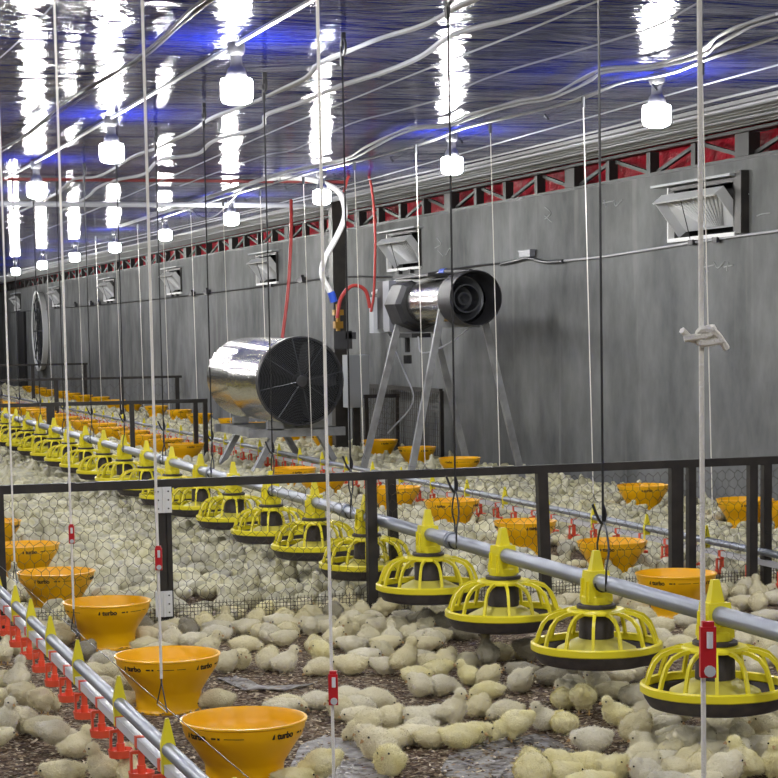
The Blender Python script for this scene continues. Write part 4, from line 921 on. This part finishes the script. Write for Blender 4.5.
cand.sort(key=lambda c: c[1] + 0.15 * abs(c[0] - 2))
near, far = cand[:nfree], cand[nfree:]
for x, y in near:
    pose = random.choice(['lie', 'round', 'sleep', 'round', 'lie', 'look', 'turn']); recs.append([x, y, pose, random.uniform(0, 2 * PI), 1 if random.random() < .08 else 0, random.uniform(.86, .98)])
DIRS = ['the wall', 'down the house', 'away from wall', 'the camera']
labs = []
for r in recs:
    j = min(range(len(LM)), key=lambda i: (r[0] - LM[i][1][0]) ** 2 + (r[1] - LM[i][1][1]) ** 2); lm = LM[j]
    dx, dy = r[0] - lm[1][0], r[1] - lm[1][1]
    rel = ('on wall side of' if dx > 0 else 'on drinker side of') if abs(dx) > abs(dy) else ('beyond' if dy > 0 else 'before')
    if 'drinker line' in lm[0] : rel = 'beside' if dx > 0 else 'outside'
    hd = DIRS[int(((r[3] + PI / 4) % (2 * PI)) // (PI / 2))]
    labs.append((TONE[r[4]], r[2], rel, lm[0], hd))
def make_lab(l, n=None):
    short = {'lie': 'resting', 'sleep': 'sleeping', 'look': 'sitting', 'turn': 'head-turned', 'round': 'huddled', 'stand': 'standing', 'peck': 'head-down'}[l[1]]
    base = '%s %s chick facing %s %s %s' % (l[0], short, l[4], l[2], l[3])
    if n is None: return base
    return '%s %s chick %s %s, %s' % (l[0], short, l[2], l[3], n)
from collections import defaultdict
by = defaultdict(list)
for i, l in enumerate(labs): by[l].append(i)
FINAL = {}
for l, ids in by.items():
    if len(ids) == 1: FINAL[ids[0]] = make_lab(l)
# same look and place: tell apart by order of distance from the camera among all chicks of that look and landmark
by2 = defaultdict(list)
for i, l in enumerate(labs): by2[l[:4]].append(i)
for l, ids in by2.items():
    ids.sort(key=lambda i: math.hypot(recs[i][0], recs[i][1]))
    for n_, i in enumerate(ids):
        if i not in FINAL: FINAL[i] = make_lab(labs[i], '%s from the camera' % ORD[n_])
cnt = 0
for i, (x, y, pose, hd, tone, s_) in enumerate(recs):
    M3, beak, eyes, legs = PROTO[pose]
    o = link('chick', M3[tone]); o.location = (x, y, 0); o.rotation_euler = (random.uniform(-.06, .06), 0, hd); s2 = s_ * random.uniform(.97, 1.03); o.scale = (s2, s2 * random.uniform(.95, 1.05), s2 * random.uniform(.95, 1.05))
    tag(o, FINAL[i], 'chick', 'chicks on the litter around the feeders')
    if y < 7.2:
        link('beak', beak, o)
        for e in eyes: link('eye', e, o)
        for e in legs: link('leg', e, o)
# the flock beyond, too many to count
def lod(me):
    co = np.zeros(len(me.vertices) * 3); me.vertices.foreach_get('co', co); return co.reshape(-1, 3), np.array([tuple(p.vertices) for p in me.polygons if len(p.vertices) == 4]), np.array([tuple(p.vertices) for p in me.polygons if len(p.vertices) == 3]).reshape(-1, 3)
LODS = {}
for pose in ('lie', 'sleep', 'round', 'look', 'turn', 'stand'):
    for lv, vx in ((0, .0085), (1, .014), (2, .022)):
        LODS[pose, lv] = lod(blob_mesh(POSES[pose][0], vx, 't', M_FLOCK, smooth=1 if lv else 2))
VV = []; FQ = []; FT = []; off = 0
for x, y in far:
    lv = 0 if y < 11 else 1 if y < 19 else 2
    pose = random.choice(['lie', 'lie', 'round', 'sleep', 'round', 'look', 'turn'] if random.random() > .03 else ['stand'])
    co, fq, ft = LODS[pose, lv]; a = random.uniform(0, 2 * PI); s_ = random.uniform(.84, 1.04); c_, n_ = math.cos(a) * s_, math.sin(a) * s_
    V = np.empty_like(co); V[:, 0] = co[:, 0] * c_ - co[:, 1] * n_ + x; V[:, 1] = co[:, 0] * n_ + co[:, 1] * c_ + y; V[:, 2] = co[:, 2] * s_ + random.uniform(-.004, .004)
    VV.append(V); 
    if len(fq): FQ.append(fq + off)
    if len(ft): FT.append(ft + off)
    off += len(co)
V = np.concatenate(VV); fq = np.concatenate(FQ); me = bpy.data.meshes.new('flock_of_chicks')
nt_ = sum(len(f) for f in FT); ft = np.concatenate(FT) if nt_ else np.zeros((0, 3), int)
me.vertices.add(len(V)); me.vertices.foreach_set('co', V.astype(np.float32).ravel())
me.loops.add(len(fq) * 4 + len(ft) * 3); me.loops.foreach_set('vertex_index', np.concatenate([fq.ravel(), ft.ravel()]).astype(np.int32))
me.polygons.add(len(fq) + len(ft)); me.polygons.foreach_set('loop_start', np.concatenate([np.arange(len(fq)) * 4, len(fq) * 4 + np.arange(len(ft)) * 3]).astype(np.int32))
me.polygons.foreach_set('use_smooth', np.ones(len(fq) + len(ft), bool)); me.update(calc_edges=True); me.validate()
me.materials.append(M_FLOCK)
tag(link('flock_of_chicks', me), 'dense flock of pale chicks covering the floor beyond the fence', 'flock', kind='stuff')
print('individuals', len(recs), 'flock', len(far), 'verts', len(V))
